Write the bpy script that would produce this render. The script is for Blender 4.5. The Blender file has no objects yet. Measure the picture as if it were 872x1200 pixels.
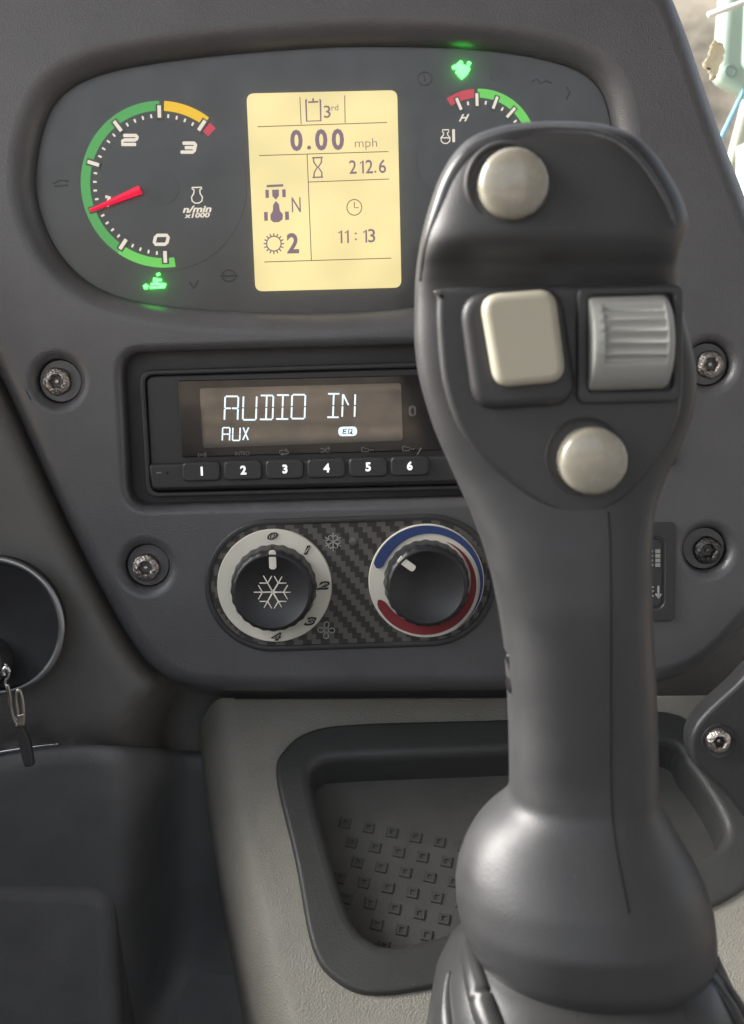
import bpy, bmesh, math, random
from math import sin, cos, pi, radians as rad, sqrt, atan2
from mathutils import Vector, Matrix
from mathutils.geometry import tessellate_polygon
random.seed(7)
scene = bpy.context.scene
COL = scene.collection

# ------------------------------------------------------------------ camera
PITCH, ROLL, DIST, FPX = rad(8), rad(1.5), 0.50, 1408.0
cam_d = bpy.data.cameras.new('camera')
cam = bpy.data.objects.new('camera', cam_d); COL.objects.link(cam)
cam_d.sensor_fit = 'VERTICAL'; cam_d.sensor_height = 24.0
cam_d.lens = 24.0 * FPX / 1200.0
cam_d.clip_start = 0.01; cam_d.clip_end = 500
CP = Vector((0, -DIST * cos(PITCH), DIST * sin(PITCH)))
fwd = Vector((0, cos(PITCH), -sin(PITCH)))
up0 = Vector((0, sin(PITCH), cos(PITCH))); rt0 = Vector((1, 0, 0))
RT = rt0 * cos(ROLL) - up0 * sin(ROLL)
UP = up0 * cos(ROLL) + rt0 * sin(ROLL)
cam.matrix_world = Matrix(((RT.x, UP.x, -fwd.x, CP.x), (RT.y, UP.y, -fwd.y, CP.y), (RT.z, UP.z, -fwd.z, CP.z), (0, 0, 0, 1)))
cam_d.dof.use_dof = True; cam_d.dof.focus_distance = 0.505
cam_d.dof.aperture_fstop = (cam_d.lens / 1000.0) / 0.0022
scene.camera = cam

# ------------------------------------------------------------------ light
SUN_EL, SUN_AZ = rad(36), rad(-80)        # azimuth from +Y (away from the camera) towards +X
world = bpy.data.worlds.new('World'); scene.world = world; world.use_nodes = True
nt = world.node_tree
sky = nt.nodes.new('ShaderNodeTexSky'); sky.sky_type = 'NISHITA'; sky.sun_disc = False
sky.sun_elevation = SUN_EL; sky.sun_rotation = SUN_AZ; sky.air_density = 1.0; sky.dust_density = 4.0; sky.ozone_density = 0.6
bgn = nt.nodes['Background']; bgn.inputs['Strength'].default_value = 0.15
hsv = nt.nodes.new('ShaderNodeHueSaturation'); hsv.inputs['Saturation'].default_value = .45      # a milky overcast sky
nt.links.new(sky.outputs[0], hsv.inputs['Color']); nt.links.new(hsv.outputs[0], bgn.inputs['Color'])
sd = bpy.data.lights.new('sun', 'SUN'); sd.energy = 3.3; sd.angle = rad(50); sd.color = (1, .985, .96)
sun = bpy.data.objects.new('sun', sd); COL.objects.link(sun)
sdir = Vector((sin(SUN_AZ) * cos(SUN_EL), cos(SUN_AZ) * cos(SUN_EL), sin(SUN_EL)))
sun.rotation_euler = sdir.to_track_quat('Z', 'Y').to_euler(); sun.location = (-2, 0, 3)
vs = scene.view_settings
vs.view_transform = 'Standard'; vs.look = 'None'; EXPOSURE = 1.35; vs.exposure = EXPOSURE; vs.gamma = 1.0; vs.use_curve_mapping = False
scene.cycles.max_bounces = 8; scene.cycles.use_denoising = True

# ------------------------------------------------------------------ measuring helpers
def ray(px, py):
    return fwd + RT * ((px - 436) / FPX) + UP * ((600 - py) / FPX)
def W(px, py, y=0.0):
    """the point of the upright plane y=const that stands at this place of the view"""
    d = ray(px, py); t = (y - CP.y) / d.y
    return CP + d * t
def S(px, py, y=0.0):
    return (W(px + 1, py, y) - W(px, py, y)).length
def XZ(px, py, y=0.0):
    p = W(px, py, y); return (p.x, p.z)
# ------------------------------------------------------------------ materials
def lin(c):
    return tuple(((v / 255) / 12.92 if v <= 10 else (((v / 255) + .055) / 1.055) ** 2.4) for v in c)
MATS = {}
def plastic(name, col, rough=.5, spec=.5, grain=0.0, gscale=2500, var=.12, metal=0, coat=0, vscale=35, dust=0.0):
    m = bpy.data.materials.new(name); m.use_nodes = True
    t = m.node_tree; b = t.nodes['Principled BSDF']; L = t.links.new
    tc = t.nodes.new('ShaderNodeTexCoord')
    n1 = t.nodes.new('ShaderNodeTexNoise'); n1.inputs['Scale'].default_value = vscale; n1.inputs['Detail'].default_value = 6
    L(tc.outputs['Object'], n1.inputs['Vector'])
    mr = t.nodes.new('ShaderNodeMapRange'); mr.inputs[1].default_value = .3; mr.inputs[2].default_value = .7
    mr.inputs[3].default_value = 1 - var; mr.inputs[4].default_value = 1 + var
    L(n1.outputs[0], mr.inputs[0])
    mx = t.nodes.new('ShaderNodeVectorMath'); mx.operation = 'SCALE'; mx.inputs[0].default_value = col[:3]
    L(mr.outputs[0], mx.inputs['Scale'])
    outc = mx.outputs[0]
    if dust:
        nd = t.nodes.new('ShaderNodeTexNoise'); nd.inputs['Scale'].default_value = 900; nd.inputs['Detail'].default_value = 2
        L(tc.outputs['Object'], nd.inputs['Vector'])
        rr = t.nodes.new('ShaderNodeMapRange'); rr.inputs[1].default_value = .68; rr.inputs[2].default_value = .8; rr.inputs[4].default_value = dust
        L(nd.outputs[0], rr.inputs[0])
        mm = t.nodes.new('ShaderNodeMixRGB'); mm.inputs[2].default_value = (.35, .33, .3, 1)
        L(rr.outputs[0], mm.inputs[0]); L(outc, mm.inputs[1]); outc = mm.outputs[0]
    L(outc, b.inputs['Base Color'])
    rg = t.nodes.new('ShaderNodeMapRange'); rg.inputs[1].default_value = .3; rg.inputs[2].default_value = .7
    rg.inputs[3].default_value = max(.03, rough - .07); rg.inputs[4].default_value = min(1, rough + .07)
    n2 = t.nodes.new('ShaderNodeTexNoise'); n2.inputs['Scale'].default_value = vscale * 2.3; n2.inputs['Detail'].default_value = 5
    L(tc.outputs['Object'], n2.inputs['Vector']); L(n2.outputs[0], rg.inputs[0]); L(rg.outputs[0], b.inputs['Roughness'])
    b.inputs['Specular IOR Level'].default_value = spec; b.inputs['Metallic'].default_value = metal
    b.inputs['Coat Weight'].default_value = coat; b.inputs['Coat Roughness'].default_value = .08
    if grain:
        g = t.nodes.new('ShaderNodeTexVoronoi'); g.inputs['Scale'].default_value = gscale
        L(tc.outputs['Object'], g.inputs['Vector'])
        bp = t.nodes.new('ShaderNodeBump'); bp.inputs['Strength'].default_value = grain; bp.inputs['Distance'].default_value = .0004
        L(g.outputs['Distance'], bp.inputs['Height']); L(bp.outputs[0], b.inputs['Normal'])
    MATS[name] = m; return m
def glow(name, col, strength=1.0, base=None):
    m = bpy.data.materials.new(name); m.use_nodes = True
    b = m.node_tree.nodes['Principled BSDF']
    b.inputs['Base Color'].default_value = (*(base or [c * .3 for c in col]), 1); b.inputs['Roughness'].default_value = .6
    b.inputs['Emission Color'].default_value = (*col, 1); b.inputs['Emission Strength'].default_value = strength / 2 ** EXPOSURE
    MATS[name] = m; return m
def pane_mat(name, tint, f0):
    m = bpy.data.materials.new(name); m.use_nodes = True
    t = m.node_tree; t.nodes.remove(t.nodes['Principled BSDF']); L = t.links.new
    tr = t.nodes.new('ShaderNodeBsdfTransparent'); tr.inputs[0].default_value = (*tint, 1)
    gl = t.nodes.new('ShaderNodeBsdfGlossy'); gl.inputs['Roughness'].default_value = .06
    fr = t.nodes.new('ShaderNodeFresnel'); fr.inputs[0].default_value = f0
    mx = t.nodes.new('ShaderNodeMixShader'); L(fr.outputs[0], mx.inputs[0]); L(tr.outputs[0], mx.inputs[1]); L(gl.outputs[0], mx.inputs[2])
    L(mx.outputs[0], t.nodes['Material Output'].inputs[0]); MATS[name] = m; return m

M_dash = plastic('dash_plastic', (.096, .095, .099), .36, .9, .25, 1700, .10, dust=.10)
M_trim = plastic('trim_plastic', (.155, .149, .141), .5, .45, .35, 1800, .08, dust=.1)
M_beige = plastic('console_plastic', (.40, .38, .325), .5, .45, .8, 1300, .07, dust=.1)
M_black = plastic('black_plastic', (.045, .045, .047), .40, .5, .15, 2600, .1, dust=.12)
M_knob = plastic('knob_plastic', (.028, .028, .030), .38, .5, .1, 2600, .1, dust=.05)
M_groove = plastic('mould_groove', (.022, .022, .022), .9, .0, 0, 1, .02)
M_hub = plastic('hub_plastic', (.112, .112, .114), .36, .9, 0, 1, .04)
M_face = plastic('dial_face', (.125, .125, .127), .35, .9, .0, 2600, .05, dust=.03)
M_stick = plastic('joystick_plastic', (.042, .042, .0435), .47, .65, .14, 2100, .16, dust=.1)
M_edge = plastic('highlight_bead_gloss', (.05, .05, .052), .30, .8, 0, 1, .1)
M_gloss = plastic('gloss_black', (.022, .021, .021), .12, .6, 0, 1, .05, dust=.05)
M_radio = plastic('radio_plastic', (.048, .047, .050), .36, .5, .1, 3000, .08, dust=.06)
M_cream = plastic('cream_plastic', (.80, .77, .66), .38, .5, .05, 2500, .05, vscale=90, dust=.12)
M_button = plastic('button_plastic', (.35, .325, .262), .25, .5, 0, 1, .14, coat=.7, vscale=120)
M_rocker = plastic('rocker_plastic', (.47, .44, .345), .4, .5, .05, 3000, .04)
M_roller = plastic('roller_plastic', (.38, .385, .36), .45, .5, .05, 3000, .05)
M_screw = plastic('screw_metal', (.52, .47, .43), .42, .5, .9, 900, .35, metal=1, vscale=500)
M_rim = plastic('dull_steel', (.42, .42, .42), .38, .5, 0, 1, .15, metal=1)
M_steel = plastic('bright_steel', (.75, .75, .74), .25, .5, 0, 1, .05, metal=1)
M_brass = plastic('worn_brass', (.52, .47, .41), .35, .5, 0, 1, .15, metal=1)
M_dark = plastic('footwell_plastic', (.19, .19, .194), .6, .4, .3, 900, .12, dust=.1)
M_blue = plastic('blue_print', (.035, .065, .20), .4, .5, 0, 1, .04)
M_red = plastic('red_print', (.24, .028, .036), .4, .5, 0, 1, .04)
M_ink = plastic('dark_ink', (.03, .028, .026), .5, .3, 0, 1, .05)
M_print = plastic('grey_print', (.38, .375, .36), .5, .4, 0, 1, .05)
M_faint = plastic('unlit_symbol', (.108, .108, .110), .35, .9, 0, 1, .05)
M_symb = plastic('dim_print', (.19, .18, .175), .5, .4, 0, 1, .05)
M_tray = plastic('tray_rubber', (.075, .076, .073), .42, .5, .25, 1500, .12, dust=.25)
M_stud = plastic('stud_rubber', (.105, .104, .097), .45, .5, .25, 1500, .2, dust=.2)
M_trayfloor = plastic('tray_floor_rubber', (.135, .133, .124), .38, .5, .35, 1500, .15, dust=.3)
G_lcd = glow('lcd_backlight', lin((252, 233, 168)), 1.0, (.1, .1, .06))
t = G_lcd.node_tree; tc = t.nodes.new('ShaderNodeTexCoord'); nz = t.nodes.new('ShaderNodeTexNoise'); nz.inputs['Scale'].default_value = 38; nz.inputs['Detail'].default_value = 1
mr = t.nodes.new('ShaderNodeMapRange'); mr.inputs[1].default_value = .3; mr.inputs[2].default_value = .7; mr.inputs[3].default_value = .90 / 2 ** EXPOSURE; mr.inputs[4].default_value = 1.08 / 2 ** EXPOSURE
t.links.new(tc.outputs['Object'], nz.inputs['Vector']); t.links.new(nz.outputs[0], mr.inputs[0]); t.links.new(mr.outputs[0], t.nodes['Principled BSDF'].inputs['Emission Strength'])
G_lcdink = glow('lcd_ink', lin((150, 122, 138)), .75, (.05, .04, .05))
G_lcdline = glow('lcd_line', lin((150, 128, 96)), .6, (.05, .04, .05))
G_white = glow('dial_white', lin((243, 232, 214)), .9)
G_green1 = glow('band_green_bright', lin((118, 216, 100)), .85)
G_green2 = glow('band_green', lin((92, 178, 96)), .8)
G_yellow = glow('band_yellow', lin((246, 200, 50)), .9)
G_redb = glow('band_red', lin((214, 78, 92)), .8)
G_needle = glow('needle_red', lin((240, 30, 70)), .9)
G_tell = glow('telltale_green', (.05, 1.0, .07), 9.0)
G_radio = glow('radio_segment', (.76, .90, 1.0), 1.15)
G_num = glow('key_number', (1, 1, 1), 1.1)
P_lens = pane_mat('cluster_lens', (.97, .97, .97), 1.45)
P_glass = pane_mat('window_glass', (.93, .97, .95), 1.5)

# carbon-fibre twill
m = bpy.data.materials.new('carbon_weave'); m.use_nodes = True; MATS['carbon'] = m
t = m.node_tree; b = t.nodes['Principled BSDF']; L = t.links.new
tc = t.nodes.new('ShaderNodeTexCoord'); sp = t.nodes.new('ShaderNodeSeparateXYZ'); L(tc.outputs['Object'], sp.inputs[0])
def mth(op, a, bb=None):
    n = t.nodes.new('ShaderNodeMath'); n.operation = op
    for i, v in enumerate((a, bb)):
        if v is None: continue
        if isinstance(v, (int, float)): n.inputs[i].default_value = v
        else: L(v, n.inputs[i])
    return n.outputs[0]
K = 1 / .0019
u = mth('MULTIPLY', sp.outputs[0], K); v = mth('MULTIPLY', sp.outputs[2], K * .8)
k = mth('FLOORED_MODULO', mth('ADD', mth('FLOOR', u), mth('FLOOR', v)), 4.0)
sel = mth('LESS_THAN', k, 1.5)
th = mth('MULTIPLY', mth('ADD', mth('SINE', mth('MULTIPLY', u, 40.0)), 1.0), .08)
cr = t.nodes.new('ShaderNodeMixRGB'); cr.inputs[1].default_value = (.034, .032, .030, 1); cr.inputs[2].default_value = (.125, .116, .106, 1)
L(mth('SUBTRACT', sel, th), cr.inputs[0]); L(cr.outputs[0], b.inputs['Base Color'])
b.inputs['Roughness'].default_value = .42; b.inputs['Coat Weight'].default_value = .3; b.inputs['Coat Roughness'].default_value = .2
bp = t.nodes.new('ShaderNodeBump'); bp.inputs['Strength'].default_value = .3; bp.inputs['Distance'].default_value = .0003
L(sel, bp.inputs['Height']); L(bp.outputs[0], b.inputs['Normal'])
M_carbon = m

# ------------------------------------------------------------------ object helpers
ORIG = {}
def link(o, parent, origin):
    COL.objects.link(o); ORIG[o.name] = Vector(origin)
    if parent:
        o.parent = parent; o.location = Vector(origin) - ORIG[parent.name]
    else: o.location = origin
    return o
def thing(name, loc, label, cat, group=None):
    o = bpy.data.objects.new(name, None); o.empty_display_size = .02
    link(o, None, loc); o['label'] = label; o['category'] = cat
    if group: o['group'] = group
    return o
def tag(o, label=None, cat=None, group=None, kind=None):
    for k_, v_ in (('label', label), ('category', cat), ('group', group), ('kind', kind)):
        if v_: o[k_] = v_
    return o
def mesh_obj(name, verts, faces, mat, parent=None, smooth=None, angle=None):
    """verts in world metres; smooth: True / False / list of per-face flags"""
    vs_ = [Vector(p) for p in verts]
    lo = Vector((min(p[i] for p in vs_) for i in range(3))); hi = Vector((max(p[i] for p in vs_) for i in range(3)))
    org = (lo + hi) / 2
    me = bpy.data.meshes.new(name); me.from_pydata([p - org for p in vs_], [], faces)
    bm = bmesh.new(); bm.from_mesh(me); bmesh.ops.recalc_face_normals(bm, faces=bm.faces); bm.to_mesh(me); bm.free()
    if smooth is True: me.polygons.foreach_set('use_smooth', [True] * len(me.polygons))
    elif isinstance(smooth, list): me.polygons.foreach_set('use_smooth', smooth)
    if angle: me.set_sharp_from_angle(angle=rad(angle))
    me.materials.append(mat)
    return link(bpy.data.objects.new(name, me), parent, org)
class MB:
    def __init__(s): s.v = []; s.f = []; s.s = []
    def add(s, v, f, sm=True):
        n = len(s.v); s.v += [Vector(p) for p in v]; s.f += [[i + n for i in q] for q in f]
        s.s += sm if isinstance(sm, list) else [sm] * len(f); return s
    def build(s, name, mat, parent=None, angle=None): return mesh_obj(name, s.v, s.f, mat, parent, s.s, angle)

def smooth(pts, n=6, closed=True):
    out = []; N = len(pts)
    rng = range(N) if closed else range(N - 1)
    for i in rng:
        g = (lambda j: pts[j % N]) if closed else (lambda j: pts[max(0, min(N - 1, j))])
        p0, p1, p2, p3 = g(i - 1), g(i), g(i + 1), g(i + 2)
        for k_ in range(n):
            t_ = k_ / n
            out.append(tuple(.5 * (2 * p1[a] + (p2[a] - p0[a]) * t_ + (2 * p0[a] - 5 * p1[a] + 4 * p2[a] - p3[a]) * t_ ** 2 + (3 * p1[a] - p0[a] - 3 * p2[a] + p3[a]) * t_ ** 3) for a in range(len(p1))))
    if not closed: out.append(tuple(pts[-1]))
    return out
def round_poly(pts, r, n=6):
    out = []; N = len(pts)
    rs = r if isinstance(r, (list, tuple)) else [r] * N
    for i in range(N):
        p = Vector(pts[i]); a = Vector(pts[i - 1]) - p; c = Vector(pts[(i + 1) % N]) - p
        la, lc = a.length, c.length; a.normalize(); c.normalize()
        half = a.angle(c) / 2; d = min(rs[i] / math.tan(half), la * .48, lc * .48)
        q0 = p + a * d; q1 = p + c * d
        for k_ in range(n + 1):
            t_ = k_ / n; out.append(tuple(q0 * (1 - t_) ** 2 + p * 2 * t_ * (1 - t_) + q1 * t_ ** 2))
    return out
def circle(cx, cz, r, n=48): return [(cx + r * cos(2 * pi * i / n), cz + r * sin(2 * pi * i / n)) for i in range(n)]
def area2(l): return sum(l[i - 1][0] * l[i][1] - l[i][0] * l[i - 1][1] for i in range(len(l)))
def inset(loop, d):
    N = len(loop); out = []
    for i in range(N):
        p = Vector(loop[i]); e0 = p - Vector(loop[i - 1]); e1 = Vector(loop[(i + 1) % N]) - p
        if e0.length < 1e-9: e0 = e1
        if e1.length < 1e-9: e1 = e0
        e0 = e0.normalized(); e1 = e1.normalized()
        nrm = Vector((-e0.y - e1.y, e0.x + e1.x))
        if nrm.length < 1e-6: nrm = Vector((-e0.y, e0.x))
        nrm.normalize(); c = max(.5, nrm.dot(Vector((-e0.y, e0.x))))
        q = p + nrm * (d / c); out.append((q.x, q.y))
    return out
def slab_geo(outer, holes=(), yf=0, depth=.002, bevel=0, seg=4, frame=None, hole_bevel=None):
    """plate with rounded front edges; frame(a,b,h) maps plate coords (h: height towards the viewer)"""
    fr = frame or (lambda a, c, h: (a, yf - h, c))
    V, F, Sm = [], [], []; caps = []
    for li, lp in enumerate([outer] + list(holes)):
        lp = list(lp)
        if (area2(lp) > 0) != (li == 0): lp.reverse()
        bv = bevel if (li == 0 or hole_bevel is None) else (hole_bevel[li - 1] if isinstance(hole_bevel, list) else hole_bevel)
        rings = [(0, -depth)]
        if bv > 0:
            for i in range(seg + 1):
                a = pi / 2 * i / seg; rings.append((bv * (1 - cos(a)), -bv * (1 - sin(a))))
        else: rings.append((0, 0))
        base = len(V); n = len(lp)
        for d, h in rings:
            L_ = inset(lp, d) if d else lp
            V += [fr(p[0], p[1], h) for p in L_]
        last = inset(lp, bv) if bv else lp
        for r_ in range(len(rings) - 1):
            for i in range(n):
                j = (i + 1) % n
                F.append([base + r_ * n + i, base + r_ * n + j, base + (r_ + 1) * n + j, base + (r_ + 1) * n + i]); Sm.append(bv > 0 and r_ > 0)
        caps.append((last, base + (len(rings) - 1) * n))
    idx = []; polys = []
    for lp, b0 in caps:
        polys.append([Vector((p[0], p[1], 0)) for p in lp]); idx += [b0 + i for i in range(len(lp))]
    for tri in tessellate_polygon(polys): F.append([idx[i] for i in tri]); Sm.append(False)
    return V, F, Sm
def slab(name, outer, mat, parent, holes=(), yf=0, depth=.002, bevel=0, seg=4, frame=None, hole_bevel=None):
    V, F, Sm = slab_geo(outer, holes, yf, depth, bevel, seg, frame, hole_bevel)
    return mesh_obj(name, V, F, mat, parent, Sm)
def lathe_geo(cx, cz, prof, n=48, scallop=None):
    """prof: (r, y) from rim to centre, about an axis along Y"""
    V, F = [], []
    for r, y in prof:
        for i in range(n):
            a = 2 * pi * i / n; rr = r * (1 if not scallop else scallop(a, r)); V.append((cx + rr * cos(a), y, cz + rr * sin(a)))
    for k_ in range(len(prof) - 1):
        for i in range(n):
            j = (i + 1) % n; F.append([k_ * n + i, k_ * n + j, (k_ + 1) * n + j, (k_ + 1) * n + i])
    if prof[-1][0] < 1e-3 * 5 or True:
        F.append([(len(prof) - 1) * n + i for i in range(n)])
    return V, F
def lathe(name, cx, cz, prof, mat, parent, n=48, scallop=None, angle=35):
    V, F = lathe_geo(cx, cz, prof, n, scallop); return mesh_obj(name, V, F, mat, parent, True, angle)
def tube_geo(pts, r, n=8, flat=1.0, closed=False):
    pts = [Vector(p) for p in pts]; N = len(pts); V, F = [], []
    rr = r if isinstance(r, list) else [r] * N
    for i, p in enumerate(pts):
        a = pts[i - 1] if (i or closed) else p; c = pts[(i + 1) % N] if (i < N - 1 or closed) else p
        t_ = (c - a).normalized()
        ref = Vector((0, 1, 0)) if abs(t_.y) < .9 else Vector((1, 0, 0))
        s_ = t_.cross(ref).normalized(); q = s_.cross(t_).normalized()
        for k_ in range(n):
            A = 2 * pi * k_ / n; V.append(p + s_ * (rr[i] * cos(A)) + q * (rr[i] * flat * sin(A)))
    for i in range(N if closed else N - 1):
        for k_ in range(n):
            j = (k_ + 1) % n; i2 = (i + 1) % N; F.append([i * n + k_, i * n + j, i2 * n + j, i2 * n + k_])
    if not closed: F.append(list(range(n))); F.append([(N - 1) * n + k_ for k_ in range(n)])
    return V, F
def strokes(name, polys, w, mat, parent, y, flat=.35, px=True, n=6, frame=None):
    """symbol drawn with raised strokes; polys of photo-measured points on the plane y; w in the same unit"""
    mb = MB()
    for pl in polys:
        cl = len(pl) > 2 and pl[0] == pl[-1]
        pp = pl[:-1] if cl else pl
        P = [W(a, c, y) for a, c in pp]; r = w * .5 * S(pp[0][0], pp[0][1], y)
        if not cl:                                       # short round-ish ends
            d0 = (P[0] - P[1]).normalized(); d1 = (P[-1] - P[-2]).normalized()
            P = [P[0] + d0 * r * .4] + P + [P[-1] + d1 * r * .4]
            rr = [r * .55] + [r] * (len(P) - 2) + [r * .55]
        else: rr = [r] * len(P)
        mb.add(*tube_geo(P, rr, n, flat, cl))
    return mb.build(name, mat, parent)
def box_geo(x0, y0, z0, x1, y1, z1):
    V = [(x, y, z) for x in (x0, x1) for y in (y0, y1) for z in (z0, z1)]
    return V, [[0, 1, 3, 2], [4, 6, 7, 5], [0, 4, 5, 1], [2, 3, 7, 6], [0, 2, 6, 4], [1, 5, 7, 3]]
def text(name, s, px, py, h, mat, parent, y, w=None, bold=0.0, shear=0.0, rot=0.0, thick=.0002, res=3, xs=1.0):
    """flat print: centred on the measured point, h = height of the glyph box in photo pixels"""
    cu = bpy.data.curves.new('print', 'FONT'); cu.body = s; cu.size = 1; cu.offset = bold; cu.shear = shear; cu.resolution_u = res
    cu.extrude = .01
    ob = bpy.data.objects.new('print', cu); COL.objects.link(ob)
    me = bpy.data.meshes.new_from_object(ob)
    bpy.data.objects.remove(ob); bpy.data.curves.remove(cu)
    xs_ = [v_.co.x for v_ in me.vertices]; ys_ = [v_.co.y for v_ in me.vertices]
    cx, cy = (min(xs_) + max(xs_)) / 2, (min(ys_) + max(ys_)) / 2
    s_ = S(px, py, y); k_ = h * s_ / (max(ys_) - min(ys_)); kx = (w * s_ / (max(xs_) - min(xs_))) if w else k_ * xs
    c = W(px, py, y); ca, sa = cos(rot), sin(rot)
    V = []
    for v_ in me.vertices:
        a, b_ = (v_.co.x - cx) * kx, (v_.co.y - cy) * k_
        V.append((c.x + a * ca - b_ * sa, y - (thick if v_.co.z > 0 else 0), c.z + a * sa + b_ * ca))
    F = [list(p.vertices) for p in me.polygons]; bpy.data.meshes.remove(me)
    return mesh_obj(name, V, F, mat, parent, False)
def pxloop(pts, y=0): return [XZ(a, c, y) for a, c in pts]
def rrect(px, py, w, h, r, y, n=6, skew=0):
    c = W(px, py, y); s_ = S(px, py, y); a, b_ = w * s_ / 2, h * s_ / 2
    k_ = skew * s_
    return round_poly([(c.x - a + k_, c.z - b_), (c.x + a + k_, c.z - b_), (c.x + a - k_, c.z + b_), (c.x - a - k_, c.z + b_)], r * s_, n)
def band_geo(c, s_, a0, a1, rin, rout, y, thick, n=40):
    """ring sector; rin/rout in px, numbers or functions of the angle in degrees"""
    fi = rin if callable(rin) else (lambda a: rin); fo = rout if callable(rout) else (lambda a: rout)
    V, F = [], []
    for i in range(n + 1):
        A = a0 + (a1 - a0) * i / n; ca, sa = cos(rad(A)), sin(rad(A))
        for r in (fi(A) * s_, fo(A) * s_):
            for yy in (y, y - thick): V.append((c.x + r * ca, yy, c.z + r * sa))
    for i in range(n):
        o = i * 4; q = o + 4
        F += [[o + 1, o + 3, q + 3, q + 1], [o, o + 1, q + 1, q], [o + 2, q + 2, q + 3, o + 3]]
    F += [[0, 2, 3, 1], [n * 4, n * 4 + 1, n * 4 + 3, n * 4 + 2]]
    return V, F
def band(name, c, s_, a0, a1, rin, rout, mat, parent, y, thick=.0003, n=40):
    V, F = band_geo(c, s_, a0, a1, rin, rout, y, thick, n); return mesh_obj(name, V, F, mat, parent, False)

# ================================================================== DASHBOARD
dash = thing('dashboard', W(436, 815, .01), 'dark grey moulded dashboard panel holding the gauges, radio and climate knobs', 'dashboard')
SCREWS = [(67, 447), (171, 665), (832, 427), (829, 645)]
outer = [(-60, -60), (300, -70), (740, -60), (785, -20), (806, 24), (828, 88), (853, 160), (882, 235), (912, 320), (935, 420), (940, 560), (925, 660), (890, 722), (850, 768), (812, 794),
         (750, 808), (600, 814), (420, 815), (280, 815), (222, 810), (186, 795), (158, 768), (128, 720), (96, 660), (62, 590), (34, 528), (4, 462), (-40, 370), (-80, 240), (-85, 80)]
outer = smooth(pxloop(outer), 5)
clu = [(36, 225), (40, 165), (62, 112), (112, 82), (200, 65), (320, 53), (430, 48), (560, 52), (650, 66), (700, 90), (720, 135), (724, 210), (702, 290), (645, 332), (560, 350), (480, 360), (390, 366), (290, 365), (200, 359), (132, 346), (88, 322), (55, 282)]
clu = smooth(pxloop(clu), 6)
rad_c = W(418, 500); rs = S(418, 500)
radio_hole = round_poly(pxloop([(150, 594), (141, 414), (700, 398), (700, 580)]), .009, 6)
RR = 26
holes = [clu, radio_hole]
for px, py in SCREWS: c = W(px, py); holes.append(circle(c.x, c.z, RR * S(px, py), 40))
sw_c = [(722, 672, 134, 118), (722, 488, 138, 118)]
slab('panel', outer, M_dash, dash, holes, yf=0, depth=.055, bevel=.009, seg=8, hole_bevel=[.0095, .004] + [.0045] * 4)
# screw wells, then the screws in them
def screw_geo(px, py, y, R):
    c = W(px, py, y); s_ = S(px, py, y); r = R * s_
    prof = [(r, y + .003), (r, y), (r * .93, y - .0012), (r * .75, y - .0021), (r * .55, y - .0024), (r * .46, y - .0018), (r * .42, y - .0002), (r * .40, y + .0012), (r * .15, y + .0012), (r * .13, y - .0003), (1e-5, y - .0004)]
    def sc(a, rr):
        return 1 + (.10 * cos(6 * a) if abs(rr / r - .45) < .08 else 0) + .025 * sin(5 * a + px) * (rr > r * .6)
    return lathe_geo(c.x, c.z, prof, 48, sc)
def screw(parent, px, py, y, R=16, well=True, mat=M_screw):
    if well:
        c = W(px, py, 0); r = RR * S(px, py)
        lathe('screw_well', c.x, c.z, [(r, .014), (r * .97, .0062), (r * .93, .0056), (1e-5, .0056)], M_dash, parent)
    V, F = screw_geo(px, py, y, R)
    return mesh_obj('screw', V, F, mat, parent, True, 30)
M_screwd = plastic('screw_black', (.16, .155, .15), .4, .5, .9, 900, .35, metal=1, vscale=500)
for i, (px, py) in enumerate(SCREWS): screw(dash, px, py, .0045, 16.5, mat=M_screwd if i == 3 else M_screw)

# ------------------------------------------------------------------ instrument cluster
YF = .0105
clus = thing('instrument_cluster', W(380, 360, YF), 'instrument cluster with rev counter, yellow display and temperature gauge under a smoked lens', 'instrument cluster')
slab('dial_face', [(x * 1.02 + .0007, z) for x, z in clu], M_face, clus, yf=YF, depth=.003)
slab('lens', inset(clu if area2(clu) > 0 else clu[::-1], .0004), P_lens, clus, yf=.0080, depth=.0006)
Y = YF - .0002
# rev counter
gc = W(190, 217, Y); gs = S(190, 217, Y)
rev = slab('rev_counter', circle(gc.x, gc.z, 99 * gs, 64), M_face, clus, yf=YF - .0004, depth=.0008); Y1 = YF - .0005
band('scale_band', gc, gs, 277, 234, 84, 95, G_green1, rev, Y1)
band('scale_band', gc, gs, 234, 89, 84, 95, G_green2, rev, Y1)
band('scale_band', gc, gs, 85.5, 52, 84, 95, G_yellow, rev, Y1)
band('scale_band', gc, gs, 49.5, 43.5, 78, 91, G_redb, rev, Y1, n=6)
def tickgeo(c, s_, A, r0, r1, w, y, th=.0003):
    d = Vector((cos(rad(A)), 0, sin(rad(A)))); n = Vector((-d.z, 0, d.x)); V = []
    for r, sg in ((r0, 1), (r1, 1), (r1, -1), (r0, -1)):
        for yy in (y, y - th): V.append(Vector((c.x, yy, c.z)) + d * r * s_ + n * (sg * w * s_ / 2))
    return V, [[1, 3, 5, 7], [0, 1, 3, 2], [2, 3, 5, 4], [4, 5, 7, 6], [6, 7, 1, 0]]
for i in range(31):
    A = 270 - 72.4 * i / 10
    if i % 5 == 0:
        V, F = tickgeo(gc, gs, A, 74.5, 91, 8.4, Y1 - .00035, .0003); mesh_obj('tick_surround', V, F, M_face, rev)
        V, F = tickgeo(gc, gs, A, 76, 89.5, 4.0, Y1 - .0007, .0003); mesh_obj('tick', V, F, G_white, rev)
    else:
        V, F = tickgeo(gc, gs, A, 76.5, 80.5, 2.0, Y1, .0003); mesh_obj('tick', V, F, G_white, rev)
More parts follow.
